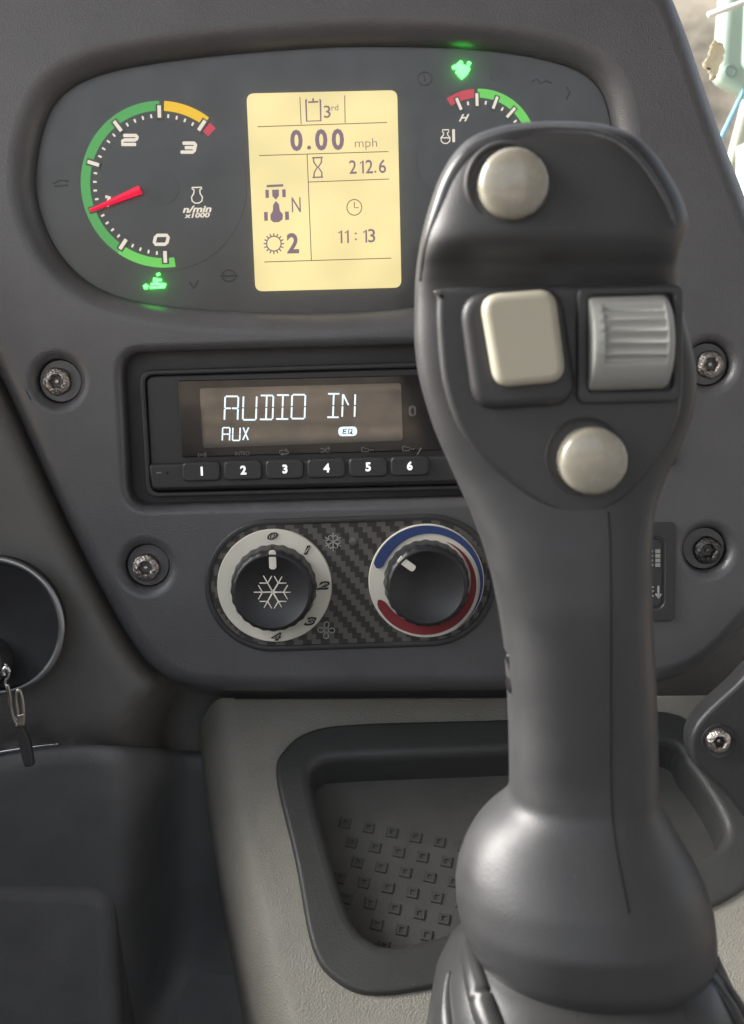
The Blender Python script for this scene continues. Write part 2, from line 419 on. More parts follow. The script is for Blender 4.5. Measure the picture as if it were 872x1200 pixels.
DIG = {'0': [[(.12, 0), (.88, 0), (1, .2), (1, .8), (.88, 1), (.12, 1), (0, .8), (0, .2), (.12, 0)]], '1': [[(.25, 0), (.75, 0), (.75, 1)]],
       '2': [[(0, 0), (.9, 0), (1, .15), (1, .38), (.9, .5), (.12, .5), (0, .62), (0, 1), (1, 1)]], '3': [[(0, 0), (.9, 0), (1, .15), (1, .85), (.9, 1), (0, 1)], [(.25, .5), (.98, .5)]],
       '4': [[(.1, 0), (0, .62), (1, .62)], [(.72, .2), (.72, 1)]]}
def wide_digit(name, ch, px, py, w, h, st, mat, parent, y, sk=.22, flat=.3):
    strokes(name, [[(px + (a - .5) * w + (.5 - c) * h * sk, py + (c - .5) * h) for a, c in pl] for pl in DIG[ch]], st, mat, parent, y, flat)
for s, px, py, w in (('0', 189, 281, 15), ('1', 125, 236, 8), ('2', 152, 164, 16), ('3', 221, 173, 15)):
    wide_digit('dial_number', s, px, py, w, 10.5, 3.9, G_white, rev, Y1)
text('unit_print', 'n/min', 231, 245, 8.0, G_white, rev, Y1, w=34, bold=.03, shear=.25)
text('unit_print', 'x1000', 231, 252.3, 5.6, G_white, rev, Y1, w=30, bold=.03, shear=.2)
eng = [(227.5, 222.5), (227, 227), (224.5, 231), (225.2, 235.5), (228.5, 238), (233, 238), (236.6, 235.5), (237.3, 231), (234.6, 227), (234.2, 222.5), (236.4, 221), (236.4, 219.5), (225, 219.8), (225, 221.2), (227.5, 222.5)]
strokes('engine_symbol', [eng], 1.5, G_white, rev, Y1)
hb = W(190, 219, Y1)
slab('needle_hub', circle(hb.x, hb.z, 20 * gs, 48), M_hub, rev, yf=Y1 - .0002, depth=.0003)
P0, P1 = W(165, 222.5, Y1 - .002), W(106, 247, Y1 - .002); dd = (P1 - P0).normalized(); nn = Vector((-dd.z, 0, dd.x))
V = []
for p, w_ in ((P0, 5.0), (P1, 1.6)):
    for sg in (1, -1):
        for yy in (0, -.0012): V.append(p + nn * (sg * w_ * gs) + Vector((0, yy, 0)))
V += [P0 + Vector((0, -.0018, 0)), P1 + Vector((0, -.0015, 0))]
mesh_obj('needle', V, [[0, 1, 5, 4], [2, 6, 7, 3], [1, 8, 9, 5], [8, 3, 7, 9], [0, 2, 3, 8, 1], [4, 5, 9, 7, 6], [0, 4, 6, 2]], G_needle, rev)
# temperature gauge
tcn = W(560, 176, Y); ts = S(560, 176, Y)
tg = slab('temperature_gauge', circle(tcn.x, tcn.z, 72 * ts, 64), M_face, clus, yf=YF - .0004, depth=.0008)
band('scale_band', tcn, ts, 121, 93, 59, 69, G_redb, tg, Y1); band('scale_band', tcn, ts, 89.5, 0, 59, 69, G_green1, tg, Y1)
for i in range(9):
    A = 112.5 - 11 * i
    if i % 2 == 0:
        V, F = tickgeo(tcn, ts, A, 48, 65, 6.4, Y1 - .00035, .0003); mesh_obj('tick_surround', V, F, M_face, tg)
        V, F = tickgeo(tcn, ts, A, 49.5, 63.5, 3.2, Y1 - .0007, .0003); mesh_obj('tick', V, F, G_white, tg)
    else:
        V, F = tickgeo(tcn, ts, A, 52, 56, 2.0, Y1, .0003); mesh_obj('tick', V, F, G_white, tg)
text('dial_number', 'H', 544, 138, 8, G_white, tg, Y1, w=12.5, bold=.03, shear=.45)
eng2 = [(520, 155.5), (519.8, 158), (516.8, 161.5), (517.2, 165.5), (520, 168), (524, 168), (527, 165.5), (527.4, 161.5), (524.6, 158), (524.4, 155.5), (526, 154.6), (526, 152), (518.5, 152.2), (518.5, 154.8), (520, 155.5)]
strokes('coolant_symbol', [eng2, [(516.5, 162), (519, 161), (521, 162), (523, 161), (525, 162), (527.5, 161)]], 1.3, G_white, tg, Y1)
strokes('coolant_symbol', [[(531.5, 152), (531.8, 166)]], 3.2, G_white, tg, Y1)
# warning lamps
tl = strokes('warning_lamp', [[(531, 79.5), (536, 77), (541, 72.5)], [(534, 80), (541, 77), (548, 79), (550, 73)], [(536, 82), (543, 81), (549, 82)], [(538, 87), (541, 91), (546, 86), (549, 80)], [(535, 84), (539, 86), (545, 84)]], 4.6, G_tell, clus, YF - .0006, flat=.5)
tag(tl, 'lit green running-hare lamp above the temperature gauge')
t2 = strokes('warning_lamp', [[(173, 335), (172, 337.5), (170, 337.5), (169, 335.5), (171, 334), (173, 335)], [(176, 337), (193, 336)], [(177, 333.5), (181, 332.5), (187, 333), (194, 333.5)], [(181, 332), (181, 326), (184, 327), (184, 332)], [(184, 322), (187, 321)], [(183, 328), (189, 328)]], 3.0, G_tell, clus, YF - .0006, flat=.5)
tag(t2, 'lit green seat lamp below the rev counter')
strokes('unlit_lamp', [[(498 + 8 * cos(a * pi / 8), 92 + 8 * sin(a * pi / 8)) for a in range(16)] + [(506, 92)], [(497, 88), (498, 95)]], 1.6, M_faint, clus, YF - .0003)
text('unlit_lamp', '(P)', 586, 87, 15, M_faint, clus, Y, w=25, bold=.01)
strokes('unlit_lamp', [[(624, 95), (630, 92), (634, 98), (640, 94), (646, 97)]], 1.8, M_faint, clus, YF - .0003)
strokes('unlit_lamp', [[(664, 102), (668, 108), (664, 116)]], 2, M_faint, clus, YF - .0003)
strokes('unlit_lamp', [[(268 + 8 * cos(a * pi / 6), 323 + 7 * sin(a * pi / 6)) for a in range(12)] + [(276, 323)], [(258, 324), (278, 323)]], 1.6, M_faint, clus, YF - .0003)
strokes('unlit_lamp', [[(222, 331), (227, 338), (232, 329)]], 1.8, M_faint, clus, YF - .0003)
strokes('unlit_lamp', [[(62, 215), (70, 211), (80, 212)], [(64, 218), (80, 217)]], 1.8, M_faint, clus, YF - .0003)
# display
lcd = slab('display', round_poly(pxloop([(299.5, 341.5), (470.5, 337), (465.5, 106), (289, 110)], Y), 9 * S(380, 220, Y), 6), G_lcd, clus, yf=YF - .0012, depth=.0014, bevel=.0003, seg=2)
YL = YF - .00125
strokes('ruling', [[(351.5, 114), (353, 145.5)], [(404, 112), (404.5, 144)], [(302, 148.5), (453.5, 143.5)], [(304, 182.3), (455, 177.6)], [(360, 181), (365, 305)], [(361.5, 213.3), (456, 209.8)], [(310, 307), (458.5, 302.5)]], 1.0, G_lcdline, lcd, YL, flat=.3)
strokes('clipboard_symbol', [[(359.5, 117), (358.5, 117), (359.5, 142), (376, 141.5), (375.5, 117), (374.5, 117)], [(361.5, 119.8), (373, 119.2)], [(367, 115.5), (367, 119)]], 2.0, G_lcdink, lcd, YL)
text('display_print', '3', 383.5, 131, 14, G_lcdink, lcd, YL, w=8, bold=.004)
text('display_print', 'rd', 392.5, 126, 6.5, G_lcdink, lcd, YL, w=8)
for s, px, w in (('0', 347.5, 14.5), ('0', 376.5, 14.5), ('0', 396, 14.5)):
    text('speed_digit', s, px, 164 - (px - 372) * .024, 24.5, G_lcdink, lcd, YL, w=w, bold=.035)
text('speed_digit', '.', 362.3, 173, 4.6, G_lcdink, lcd, YL, w=4.8, bold=.02)
text('display_print', 'mph', 429, 169, 13, G_lcdink, lcd, YL, w=26, bold=-.012)
strokes('hourglass_symbol', [[(366, 185), (378, 184.5)], [(366.5, 208), (378.5, 207.5)], [(367.5, 186), (367.8, 190), (372, 196), (368.3, 202), (368, 207)], [(376.8, 186), (376.8, 190), (373, 196), (377.2, 202), (377.3, 206.5)]], 1.7, G_lcdink, lcd, YL)
def lcd_one(x, y0, h): strokes('display_print', [[(x - 3.2, y0 + 3.4), (x - .3, y0 + .6), (x, y0 + h - .4)]], 2.0, G_lcdink, lcd, YL)
for ch, x in (('2', 413.6), ('2', 432.8), ('6', 448.2)): text('display_print', ch, x, 195.3 - (x - 431) * .024, 15.5, G_lcdink, lcd, YL, w=8.6, bold=.008)
text('display_print', '.', 440, 201.3, 2.4, G_lcdink, lcd, YL, w=2.6); lcd_one(425.6, 187.8, 15.5)
strokes('clock_symbol', [[(415.3 + 8.7 * cos(a * pi / 12), 243 + 9.2 * sin(a * pi / 12)) for a in range(24)] + [(424, 243)], [(415.3, 237), (415.3, 243.5), (420, 243.3)]], 1.1, G_lcdline, lcd, YL)
for x in (400.4, 408.0, 429.4): lcd_one(x, 269.2 - (x - 417) * .024, 15.5)
text('display_print', ':', 417, 277, 9, G_lcdink, lcd, YL, w=2.4); text('display_print', '3', 435.6, 276.2, 15.5, G_lcdink, lcd, YL, w=8.4, bold=.006)
mb = MB()
def fl(pts):
    Vg, Fg, Sg = slab_geo(pxloop(pts, YL), (), YL - .00012, .0002); mb.add(Vg, Fg, Sg)
fl([(312.5, 216.8), (332, 215.8), (332, 218.6), (312.6, 219.6)]); fl([(311, 222.5), (315, 222.3), (315.3, 231.8), (311.3, 232)]); fl([(330.7, 222), (334.8, 221.8), (335, 231), (331, 231.2)])
fl([(319, 222.4), (326.8, 222), (327, 229.5), (323.3, 234), (319.3, 230)]); fl([(323.4, 235.5), (327, 239.5), (328, 247), (331.5, 251), (331.2, 257), (327, 260.3), (320.5, 260.5), (317.2, 257.5), (317, 251.5), (319.8, 247.5), (320.2, 240)])
fl([(309.5, 248.5), (313.7, 248.3), (314, 258.5), (309.8, 258.8)]); fl([(334, 248), (338.5, 247.8), (338.8, 257.5), (334.4, 257.8)])
mb.build('tractor_symbol', G_lcdink, lcd)
text('display_print', 'N', 347.2, 240, 17, G_lcdink, lcd, YL, w=10.5, bold=.0)
gp = [(321 + (r_) * cos(a), 285.5 + r_ * 1.03 * sin(a)) for a in [2 * pi * i / 16 for i in range(16)] for r_ in (8.6,)]
strokes('gear_symbol', [gp + [gp[0]]] + [[(321 + 9 * cos(a), 285.5 + 9.2 * sin(a)), (321 + 11.8 * cos(a), 285.5 + 12 * sin(a))] for a in [2 * pi * i / 16 for i in range(16)]], 1.5, G_lcdink, lcd, YL)
text('display_print', '2', 343.3, 285, 23.5, G_lcdink, lcd, YL, w=14, bold=.03)

# ================================================================== RADIO
radio = thing('car_radio', W(418, 590, .01), 'black car radio with lit AUDIO IN display and six numbered keys', 'radio')
YR = .006
slab('housing', round_poly(pxloop([(140, 604), (131, 404), (712, 388), (712, 590)], .012), .006), M_radio, radio, yf=.0115, depth=.004)
slab('surround', round_poly(pxloop([(172, 583), (163, 434), (688, 418), (688, 570)], YR), .005), M_radio, radio, [round_poly(pxloop([(178, 577), (169.5, 440), (682, 425), (682, 565)], YR), .004)], yf=YR - .0012, depth=.005, bevel=.0008, seg=3)
body = slab('faceplate', round_poly(pxloop([(177, 576), (170, 440.5), (681, 425.5), (681, 565)], YR), .0035), M_radio, radio, yf=YR + .0006, depth=.005, bevel=.001, seg=3)
scr = slab('screen', round_poly(pxloop([(213, 536), (208, 446), (560, 438), (560, 526)], YR), .0012), M_gloss, radio, yf=YR - .0008, depth=.0016, bevel=.0004, seg=2)
M_disp = plastic('display_window', (.028, .025, .022), .10, 1.0, 0, 1, .05, coat=1.0)
M_disp.node_tree.nodes['Principled BSDF'].inputs['Coat Roughness'].default_value = .02
YS = YR - .0009
slab('display_window', round_poly(pxloop([(238, 525), (234, 455), (470, 449), (472, 516)], YS), .0014), M_disp, scr, yf=YS - .0002, depth=.0004)
YD = YS - .00025
def seg(pts): return pts
def slant(x0, y0, w, h, segs, sk=.10):
    """14-segment letter: grid points named by (col, row) on 0..2 x 0..2"""
    g = lambda c, r_: (x0 + w * c / 2 + sk * (1 - r_) * h / 2 * -1 * -1 * .0 + (h * (2 - r_) / 2) * sk * .35, y0 + h * r_ / 2)
    out = []
    for (a, b_) in segs:
        p, q = Vector(g(*a)), Vector(g(*b_)); d = (q - p).normalized() * (h * .035); out.append([tuple(p + d), tuple(q - d)])
    return out
T0, T1, T2, M0, M1, M2, B0, B1, B2 = (0, 0), (1, 0), (2, 0), (0, 1), (1, 1), (2, 1), (0, 2), (1, 2), (2, 2)
GL = {'A': [(B0, M0), (M0, T0), (T0, T2), (T2, M2), (M2, B2), (M0, M1), (M1, M2)], 'U': [(T0, M0), (M0, B0), (B0, B2), (B2, M2), (M2, T2)],
      'D': [(T0, T2), (T2, M2), (M2, B2), (B2, B0), (T1, M1), (M1, B1)], 'I': [(T0, T2), (B0, B2), (T1, M1), (M1, B1)],
      'O': [(T0, M0), (M0, B0), (B0, B2), (B2, M2), (M2, T2), (T2, T0)], 'N': [(T0, M0), (M0, B0), (T0, M1), (M1, B2), (B2, M2), (M2, T2)],
      'X': [(T0, M1), (M1, B2), (T2, M1), (M1, B0)]}
# the D has no left bars and the N a short diagonal, as 14-segment letters have
GL['N'] = [(T0, M0), (M0, B0), (T0, M1), (B2, M2), (M2, T2)]
for ch, x0 in zip('AUDIO', (263, 284.5, 304, 323, 341.5)):
    strokes('display_letter', slant(x0, 464.5 - (x0 - 263) * .025, 15.5, 28, GL[ch]), 1.95, G_radio, scr, YD)
for ch, x0 in zip('IN', (383, 401)):
    strokes('display_letter', slant(x0, 461.5, 14.5, 27.5, GL[ch]), 1.95, G_radio, scr, YD)
for ch, x0, w in zip('AUX', (260.5, 272.5, 284.5), (8.5, 8.5, 6.5)):
    strokes('display_letter', slant(x0, 501.2 - (x0 - 260) * .02, w, 15.2, GL[ch]), 1.6, G_radio, scr, YD)
pill = slab('display_badge', rrect(407.5, 505.5, 22, 11, 5.4, YD), G_radio, scr, yf=YD - .0001, depth=.0002)
strokes('badge_print', [[(406.2, 503), (402.6, 503.1), (402, 508.2), (405.6, 508.1)], [(402.4, 505.6), (405.4, 505.5)], [(409, 503), (412.6, 502.9), (412, 508), (408.4, 508.1), (409, 503)], [(410.6, 506.2), (413, 509)]], 1.25, M_ink, scr, YD - .0002)
# key strip
strip = slab('key_strip', round_poly(pxloop([(180, 573), (175, 543), (676, 530), (676, 560)], YR), .0022), M_radio, radio, yf=YR - .0032, depth=.0045, bevel=.0012, seg=3)
for i in range(6):
    px = 236.3 + 48.75 * i; py = 552.3 - 1.25 * i
    kx = slab('key', rrect(px, py, 45, 23, 7, YR - .003), M_radio, radio, yf=YR - .0047, depth=.002, bevel=.0009, seg=3)
    text('key_number', str(i + 1), px + .2, py - .2, 10.5, G_num, kx, YR - .00475, bold=.035)
text('key_caption', 'i>II', 237, 533, 5, M_symb, radio, YS, w=10, bold=.01)
text('key_caption', 'INTRO', 284, 531.5, 5, M_symb, radio, YS, w=17)
strokes('key_caption', [[(328, 531), (328, 528), (336, 527.6)], [(330, 532.5), (338, 532), (338, 529)], [(334.5, 526), (337, 527.6), (335, 529)], [(331.5, 531), (329.2, 532.5), (331.5, 534)]], 1.1, M_symb, radio, YS)
strokes('key_caption', [[(376, 530), (379, 530), (383, 525.5), (386, 525.5)], [(376, 525.8), (379, 525.8), (383, 530), (386, 530)], [(384.5, 524), (386.8, 525.5), (384.5, 527)]], 1.1, M_symb, radio, YS)
for x, dn in ((424, 0), (472, 1)):
    yy = 524.5 - (x - 424) * .025
    strokes('key_caption', [[(x, yy + 5), (x, yy), (x + 3, yy), (x + 4, yy + 1), (x + 8, yy + 1), (x + 8, yy + 5), (x, yy + 5)], [(x + 9.5, yy + (2 if dn else 4)), (x + 11.5, yy + (4 if dn else 2)), (x + 14, yy + (2 if dn else 4))]], 1.1, M_symb, radio, YS)
btb = slab('bluetooth_mark', rrect(483.3, 481.5, 8.5, 12.5, 4.2, YS), M_symb, radio, yf=YS - .0001, depth=.0002)
strokes('bluetooth_mark', [[(481.3, 479.3), (485.3, 483.6), (483.4, 486), (483.2, 477), (485.3, 479.3), (481.3, 483.8)]], .9, M_ink, radio, YS - .0002)
strokes('key_caption', [[(489, 533), (494, 525)]], 1.6, M_symb, radio, YS)
strokes('reset_mark', [[(184, 554.4), (190, 554.2)]], 3, M_symb, radio, YR - .0033)
strokes('reset_mark', [[(195.5, 554), (196.5, 554)]], 3.4, M_ink, radio, YR - .0033)

# ================================================================== CLIMATE CONTROLS
cl = thing('climate_control', W(411, 760, 0), 'oval climate control panel with carbon weave face and two black rotary knobs', 'climate control')
lc, rc = W(319, 686), W(503, 680); cs = S(411, 683)
def stadium(R, y=0):
    out = []
    d = Vector((rc.x - lc.x, rc.z - lc.z)); base = atan2(d.y, d.x)
    for c, a0 in ((rc, -pi / 2), (lc, pi / 2)):
        for i in range(33):
            A = base + a0 + pi * i / 32; out.append((c.x + R * cos(A), c.z + R * sin(A)))
    return out
slab('bezel', stadium(79 * cs), M_black, cl, [stadium(71.5 * cs)], yf=-.0016, depth=.004, bevel=.0010, seg=4)
slab('weave_inlay', stadium(72.5 * cs), M_carbon, cl, yf=-.0008, depth=.0020)
YC = -.0008
def ringpart(name, c, mat, parent, ro=67, ri=46):
    V, F = lathe_geo(c.x, c.z, [(ro * cs, YC + .001), (ro * cs, YC - .0009), ((ro - .8) * cs, YC - .0014), ((ri + 8) * cs, YC - .0016), (ri * cs, YC - .0017)], 72); return mesh_obj(name, V, F, mat, parent, True, 35)
lr = ringpart('dial_ring', W(322, 686, YC), M_cream, cl); rr_ = ringpart('dial_ring', W(499.5, 680.5, YC), M_cream, cl, 67.5)
YP = YC - .00185
for s, px, py, w, h in (('0', 319.5, 628.2, 12, 8), ('1', 360, 644.5, 8, 9.5), ('2', 378.5, 686, 15, 9), ('3', 363.5, 728, 14, 9), ('4', 324, 746, 12, 8.5)):
    text('dial_number', s, px, py, h * 1.12, M_ink, lr, YP + .0002, w=w * 1.08, bold=.055, shear=.3)
    text('dial_number', s, px, py, h * .66, M_cream, lr, YP - .0001, w=w * .72, bold=-.03, shear=.3)
rcW = W(499.5, 680.5, YC)
def ring_taper(name, mat, a0, a1, fi, fo, y):
    band(name, rcW, cs, a0, a1, fi, fo, mat, rr_, y, .00025, 60)
def lerp(tab):
    def f(a):
        for (a0, v0), (a1, v1) in zip(tab, tab[1:]):
            if (a0 - a) * (a1 - a) <= 0: return v0 + (v1 - v0) * (a - a0) / (a1 - a0)
        return tab[0][1] if abs(a - tab[0][0]) < abs(a - tab[-1][0]) else tab[-1][1]
    return f
ring_taper('cold_band', M_blue, 163, -58, lerp([(163, 58), (159, 53.5), (140, 53), (90, 56.5), (45, 59), (0, 62.5), (-30, 64.5), (-58, 66)]), lerp([(163, 61), (159, 65.2), (140, 66), (-58, 66.3)]), YP + .00005)
ring_taper('hot_band', M_red, -160, 62, lerp([(-160, 58), (-155, 53.5), (-130, 52), (-90, 52), (-30, 52), (62, 52)]), lerp([(-160, 61), (-155, 64), (-130, 64.4), (-90, 63.5), (-60, 62.5), (-30, 60.5), (0, 58), (40, 54.5), (62, 52.4)]), YP + .00005)
def knob(px, py, ring, mark, snow):
    c = W(px, py, YC); r = 50.5 * cs
    sc = lambda a, rr: 1 + (.012 * cos(24 * a) if .92 * r < rr < .99 * r else 0)
    k_ = lathe('knob', c.x, c.z, [(r * .985, YC), (r * .985, -.0030), (r * .97, -.0040), (r * .955, -.0095), (r * .93, -.0116), (r * .88, -.0130), (r * .84, -.0134), (r * .81, -.0133), (r * .79, -.0129), (1e-5, -.0127)], M_knob, cl, 144, sc, 50)
    return k_
YK = -.0128
kl = knob(321.5, 686.5, lr, None, True); kr = knob(499.5, 681, rr_, None, False)
slab('pointer', rrect(319.6, 656, 8.5, 23, 4, YK), M_cream, kl, yf=YK - .0004, depth=.0008, bevel=.0002, seg=2)
def flake(cx, cy, R, br=.42):
    out = []
    for i in range(6):
        a = i * pi / 3; d = Vector((cos(a), sin(a))); p = Vector((cx, cy))
        out.append([tuple(p), tuple(p + d * R)])
        for f_ in (.55,):
            q = p + d * R * f_
            for sg in (1, -1):
                a2 = a + sg * pi / 3; out.append([tuple(q), tuple(q + Vector((cos(a2), sin(a2))) * R * br)])
    return out
strokes('snowflake_symbol', flake(320, 694, 22.5), 2.0, M_cream, kl, YK + .0001)
cen = W(477, 661, YK)
pt = [(cen.x + a * cos(rad(-37)) - b_ * sin(rad(-37)), cen.z + a * sin(rad(-37)) + b_ * cos(rad(-37))) for a, b_ in round_poly([(-11 * cs, -4.2 * cs), (11 * cs, -4.2 * cs), (11 * cs, 4.2 * cs), (-11 * cs, 4.2 * cs)], [.0003, .0014, .0014, .0003])]
slab('pointer', pt, M_cream, kr, yf=YK - .0004, depth=.0008, bevel=.0002, seg=2)
sn = flake(390.5, 635, 10.5, .40); strokes('snowflake_symbol', [[(x, y_) for x, y_ in [( 390.5 + (a - 390.5) * 0 - (b_ - 635), 635 + (a - 390.5)) for a, b_ in pl]] for pl in sn], 1.4, M_print, cl, YC - .0001)
fan = []
for i in range(4):
    a = pi / 2 * i + .05; loop = []
    for k_ in range(9):
        t_ = k_ / 8 * 2 * pi; lx = 6.0 + 4.0 * -cos(t_); ly = 3.6 * sin(t_) * (.5 + .5 * (lx / 10)); loop.append((382.5 + lx * cos(a) - ly * sin(a), 738.5 + lx * sin(a) + ly * cos(a)))
    loop[-1] = loop[0]; fan.append(loop)
strokes('fan_symbol', fan, 1.4, M_print, cl, YC - .0001)
ld = W(414, 634.5, YC); lathe('indicator_lamp', ld.x, ld.z, [(5 * cs, YC), (4.6 * cs, YC - .0006), (1e-5, YC - .0009)], M_faint, cl, 20)

# ================================================================== SWITCHES right of the column of controls
def rocker(px, py, w, h, label):
    r = thing('rocker_switch', W(px, py + h / 2), label, 'switch')
    slab('switch_plate', rrect(px, py, w, h, 8, 0), M_black, r, [rrect(px, py + 1, w - 26, h - 32, 12, 0)], yf=-.0014, depth=.003, bevel=.0006, seg=3)
    V, F, Sm = slab_geo(rrect(px, py + 1, w - 29, h - 35, 11, 0), (), -.0008, .003, .0008, 3)
    mesh_obj('rocker', V, F, M_radio, r, Sm)
    return r
r1 = rocker(735, 671, 112, 118, 'black rocker switch with bar and arrow print, right of the climate knobs behind the joystick')
mbp = MB()
for k_ in range(4):
    for x, w_, h_ in ((771, 5.5, 4.2), (764.5, 2.2, 2.2)):
        p = W(x, 646 + 5.4 * k_, -.001); s_ = S(x, 650); mbp.add(*box_geo(p.x - w_ * s_ / 2, -.0011, p.z - h_ * s_ / 2, p.x + w_ * s_ / 2, -.0008, p.z + h_ * s_ / 2), False)
mbp.build('switch_print', M_print, r1)
strokes('switch_print', [[(772, 687), (772, 701)], [(769, 696), (772, 701), (775, 696)], [(764, 688), (766, 688)], [(764, 693), (766, 693)], [(764, 698.5), (766, 698.5)]], 2.6, M_print, r1, -.001)
rocker(755, 488, 76, 118, 'black blank switch plate hidden behind the joystick, above the rocker switch')

# ================================================================== TRIM round the dashboard
trim = thing('dash_surround', W(436, 830, .02), 'grey brown moulded trim framing the sides and bottom of the dashboard', 'trim panel')
edgeL = smooth([(-90, 270), (-40, 372), (4, 464), (34, 530), (62, 592), (96, 662), (128, 722), (158, 770), (186, 797), (222, 812), (280, 817), (420, 817), (560, 816), (700, 814)], 5, False)
prof = [(-16, .015), (-3, .008), (3, .0005), (9, -.0035), (16, -.0055), (24, -.0060), (36, -.0055), (60, -.005)]
V, F = [], []
N = len(edgeL)
def rise(px):                                            # the trim swells towards the driver beyond the left edge of the view
    t_ = min(1, max(0, (-25 - px) / 190)); return -.04 * t_ * t_ * (3 - 2 * t_)
for i, p in enumerate(edgeL):
    a = Vector(edgeL[max(0, i - 1)]); c = Vector(edgeL[min(N - 1, i + 1)]); d = (c - a).normalized(); nrm = Vector((-d.y, d.x))
    low_ = min(1, max(0, (p[0] - 178) / 40)); low_ = low_ * low_ * (3 - 2 * low_)
    for o_, y_ in prof:
        o2 = o_
        y_ = y_ * (1 - low_) + low_ * (.016 if o_ < -10 else .075)
        q = Vector(p) + nrm * o2; V.append(W(q.x, q.y, y_ + rise(q.x)))
    last = q; y0 = y_
    for far, y_ in ((30, -.004), (70, -.003), (120, 0), (180, .0), (260, 0), (360, 0)):
        q = last + Vector((-1, .62)).normalized() * far * (1 - low_) + Vector((0, far)) * low_; V.append(W(q.x, min(q.y, 905), (y_ if low_ < 1 else y0) + rise(q.x) + (.0 if low_ >= 1 else .05 * max(0, min(1, (q.y - 868) / 30)))))
npf = len(prof) + 6
for i in range(N - 1):
    for k_ in range(npf - 1): F.append([i * npf + k_, i * npf + k_ + 1, (i + 1) * npf + k_ + 1, (i + 1) * npf + k_])
mesh_obj('left_trim', V, F, M_trim, trim, True)
slab('back_trim', pxloop([(700, 1000), (700, 700), (870, 690), (900, 440), (1700, 440), (1700, 1500), (860, 1500)], .062), M_trim, trim, yf=.062, depth=.01)
slab('under_panel', pxloop([(80, 1300), (80, 700), (698, 700), (698, 1300)], .098), M_dark, trim, yf=.096, depth=.01)

# the cab round it: roof, right wall, rear wall with its window, unseen left panel added to shade the console
e0 = W(-250, 610, 0)
M_lin = plastic('cab_lining', (.21, .21, .212), .8, .3, .2, 900, .1)
for nm, bx in (('wall', (e0.x - .03, -1.25, -1.2, e0.x, .05, e0.z - .02)), ('ceiling', (-.62, -1.4, .75, .75, .35, .80)), ('wall', (.62, -1.4, -1.2, .66, -.15, .75)),
               ('wall', (-.62, -1.40, -1.2, .62, -1.36, -.08)), ('wall', (-.62, -1.40, .73, .62, -1.36, .75)), ('wall', (.40, -1.40, -.08, .62, -1.36, .73)), ('wall', (-.62, -1.40, -.08, -.5, -1.36, .73))):
    tag(mesh_obj(nm, *box_geo(*bx), M_lin, None, False), kind='structure')

# right-hand bracket with its screw
br = thing('cover_plate', W(880, 940, -.03), 'dark cover plate with one screw at the lower right beside the storage tray', 'cover plate')
YB = -.030
slab('plate', smooth(pxloop([(905, 768), (860, 806), (822, 842), (810, 868), (816, 896), (846, 926), (900, 985), (980, 1010), (1010, 880), (980, 770)], YB), 6), M_black, br, yf=YB, depth=.012, bevel=.002, seg=4)
cb = W(842, 868, YB); lathe('screw_well', cb.x, cb.z, [(21 * S(842, 868, YB), YB + .001), (20 * S(842, 868, YB), YB - .0008), (17 * S(842, 868, YB), YB - .0004), (1e-5, YB - .0002)], M_black, br, 40)
V, F = screw_geo(842, 868, YB - .001, 14.5); mesh_obj('screw', V, F, M_screw, br, True, 30)

# ================================================================== CONSOLE + TRAY on a sloping plane
A_ = rad(42)
Q0 = W(436, 822, .048); cu_ = Vector((1, 0, 0)); cv_ = Vector((0, -cos(A_), -sin(A_))); cn_ = cu_.cross(cv_) * -1
if cn_.z < 0: cn_ = -cn_
def CN(px, py, h=0):
    d = ray(px, py); q = Q0 + cn_ * h; t_ = (q - CP).dot(cn_) / d.dot(cn_); return CP + d * t_
def cuv(px, py, h=0):
    p = CN(px, py, h) - Q0; return (p.dot(cu_), p.dot(cv_))
def cframe(h0): return lambda a, c, h: tuple(Q0 + cu_ * a + cv_ * c + cn_ * (h0 + h))
con = thing('centre_console', CN(436, 1190), 'beige grained plastic centre console below the dashboard, round the storage tray', 'console')
pit_out = [(362, 905), (378, 876), (420, 868), (600, 862), (760, 850), (800, 890), (850, 955), (856, 1000), (820, 1030), (640, 1080), (520, 1110), (445, 1118), (408, 1090), (385, 1010)]
coutl = [cuv(*p) for p in [(260, 818), (270, 880), (293, 985), (322, 1100), (346, 1190), (368, 1260), (980, 1260), (1050, 1100), (1000, 900), (960, 812), (600, 816)]]
pit_hole = smooth([cuv(*p) for p in [(345, 905), (362, 870), (410, 860), (600, 853), (765, 843), (815, 885), (865, 955), (868, 1010), (830, 1042), (640, 1095), (520, 1130), (435, 1140), (390, 1105), (366, 1010)]], 5)
slab('console_top', coutl, M_beige, con, [pit_hole], depth=.004, bevel=.0015, seg=3, frame=cframe(0))
# rounded shoulder falling away to the left
V, F = [], []
sh = smooth([(260, 818), (270, 880), (293, 985), (322, 1100), (346, 1190), (368, 1260)], 5, False)
prof2 = [(-16, .00005), (-7, .00004), (-1, 0), (5, -.0005), (11, -.0022), (20, -.0062), (29, -.012), (37, -.020), (41, -.032), (43, -.06), (43, -.14)]
for px, py in sh:
    for dx, h in prof2: V.append(CN(px + 1 - dx * (.85 + (py - 818) * .0007), py, 0) + cn_ * h * .55 + Vector((0, -h * .1, h * .45)))
n2 = len(prof2)
for i in range(len(sh) - 1):
    for k_ in range(n2 - 1): F.append([i * n2 + k_, i * n2 + k_ + 1, (i + 1) * n2 + k_ + 1, (i + 1) * n2 + k_])
mesh_obj('console_side', V, F, M_beige, con, True)

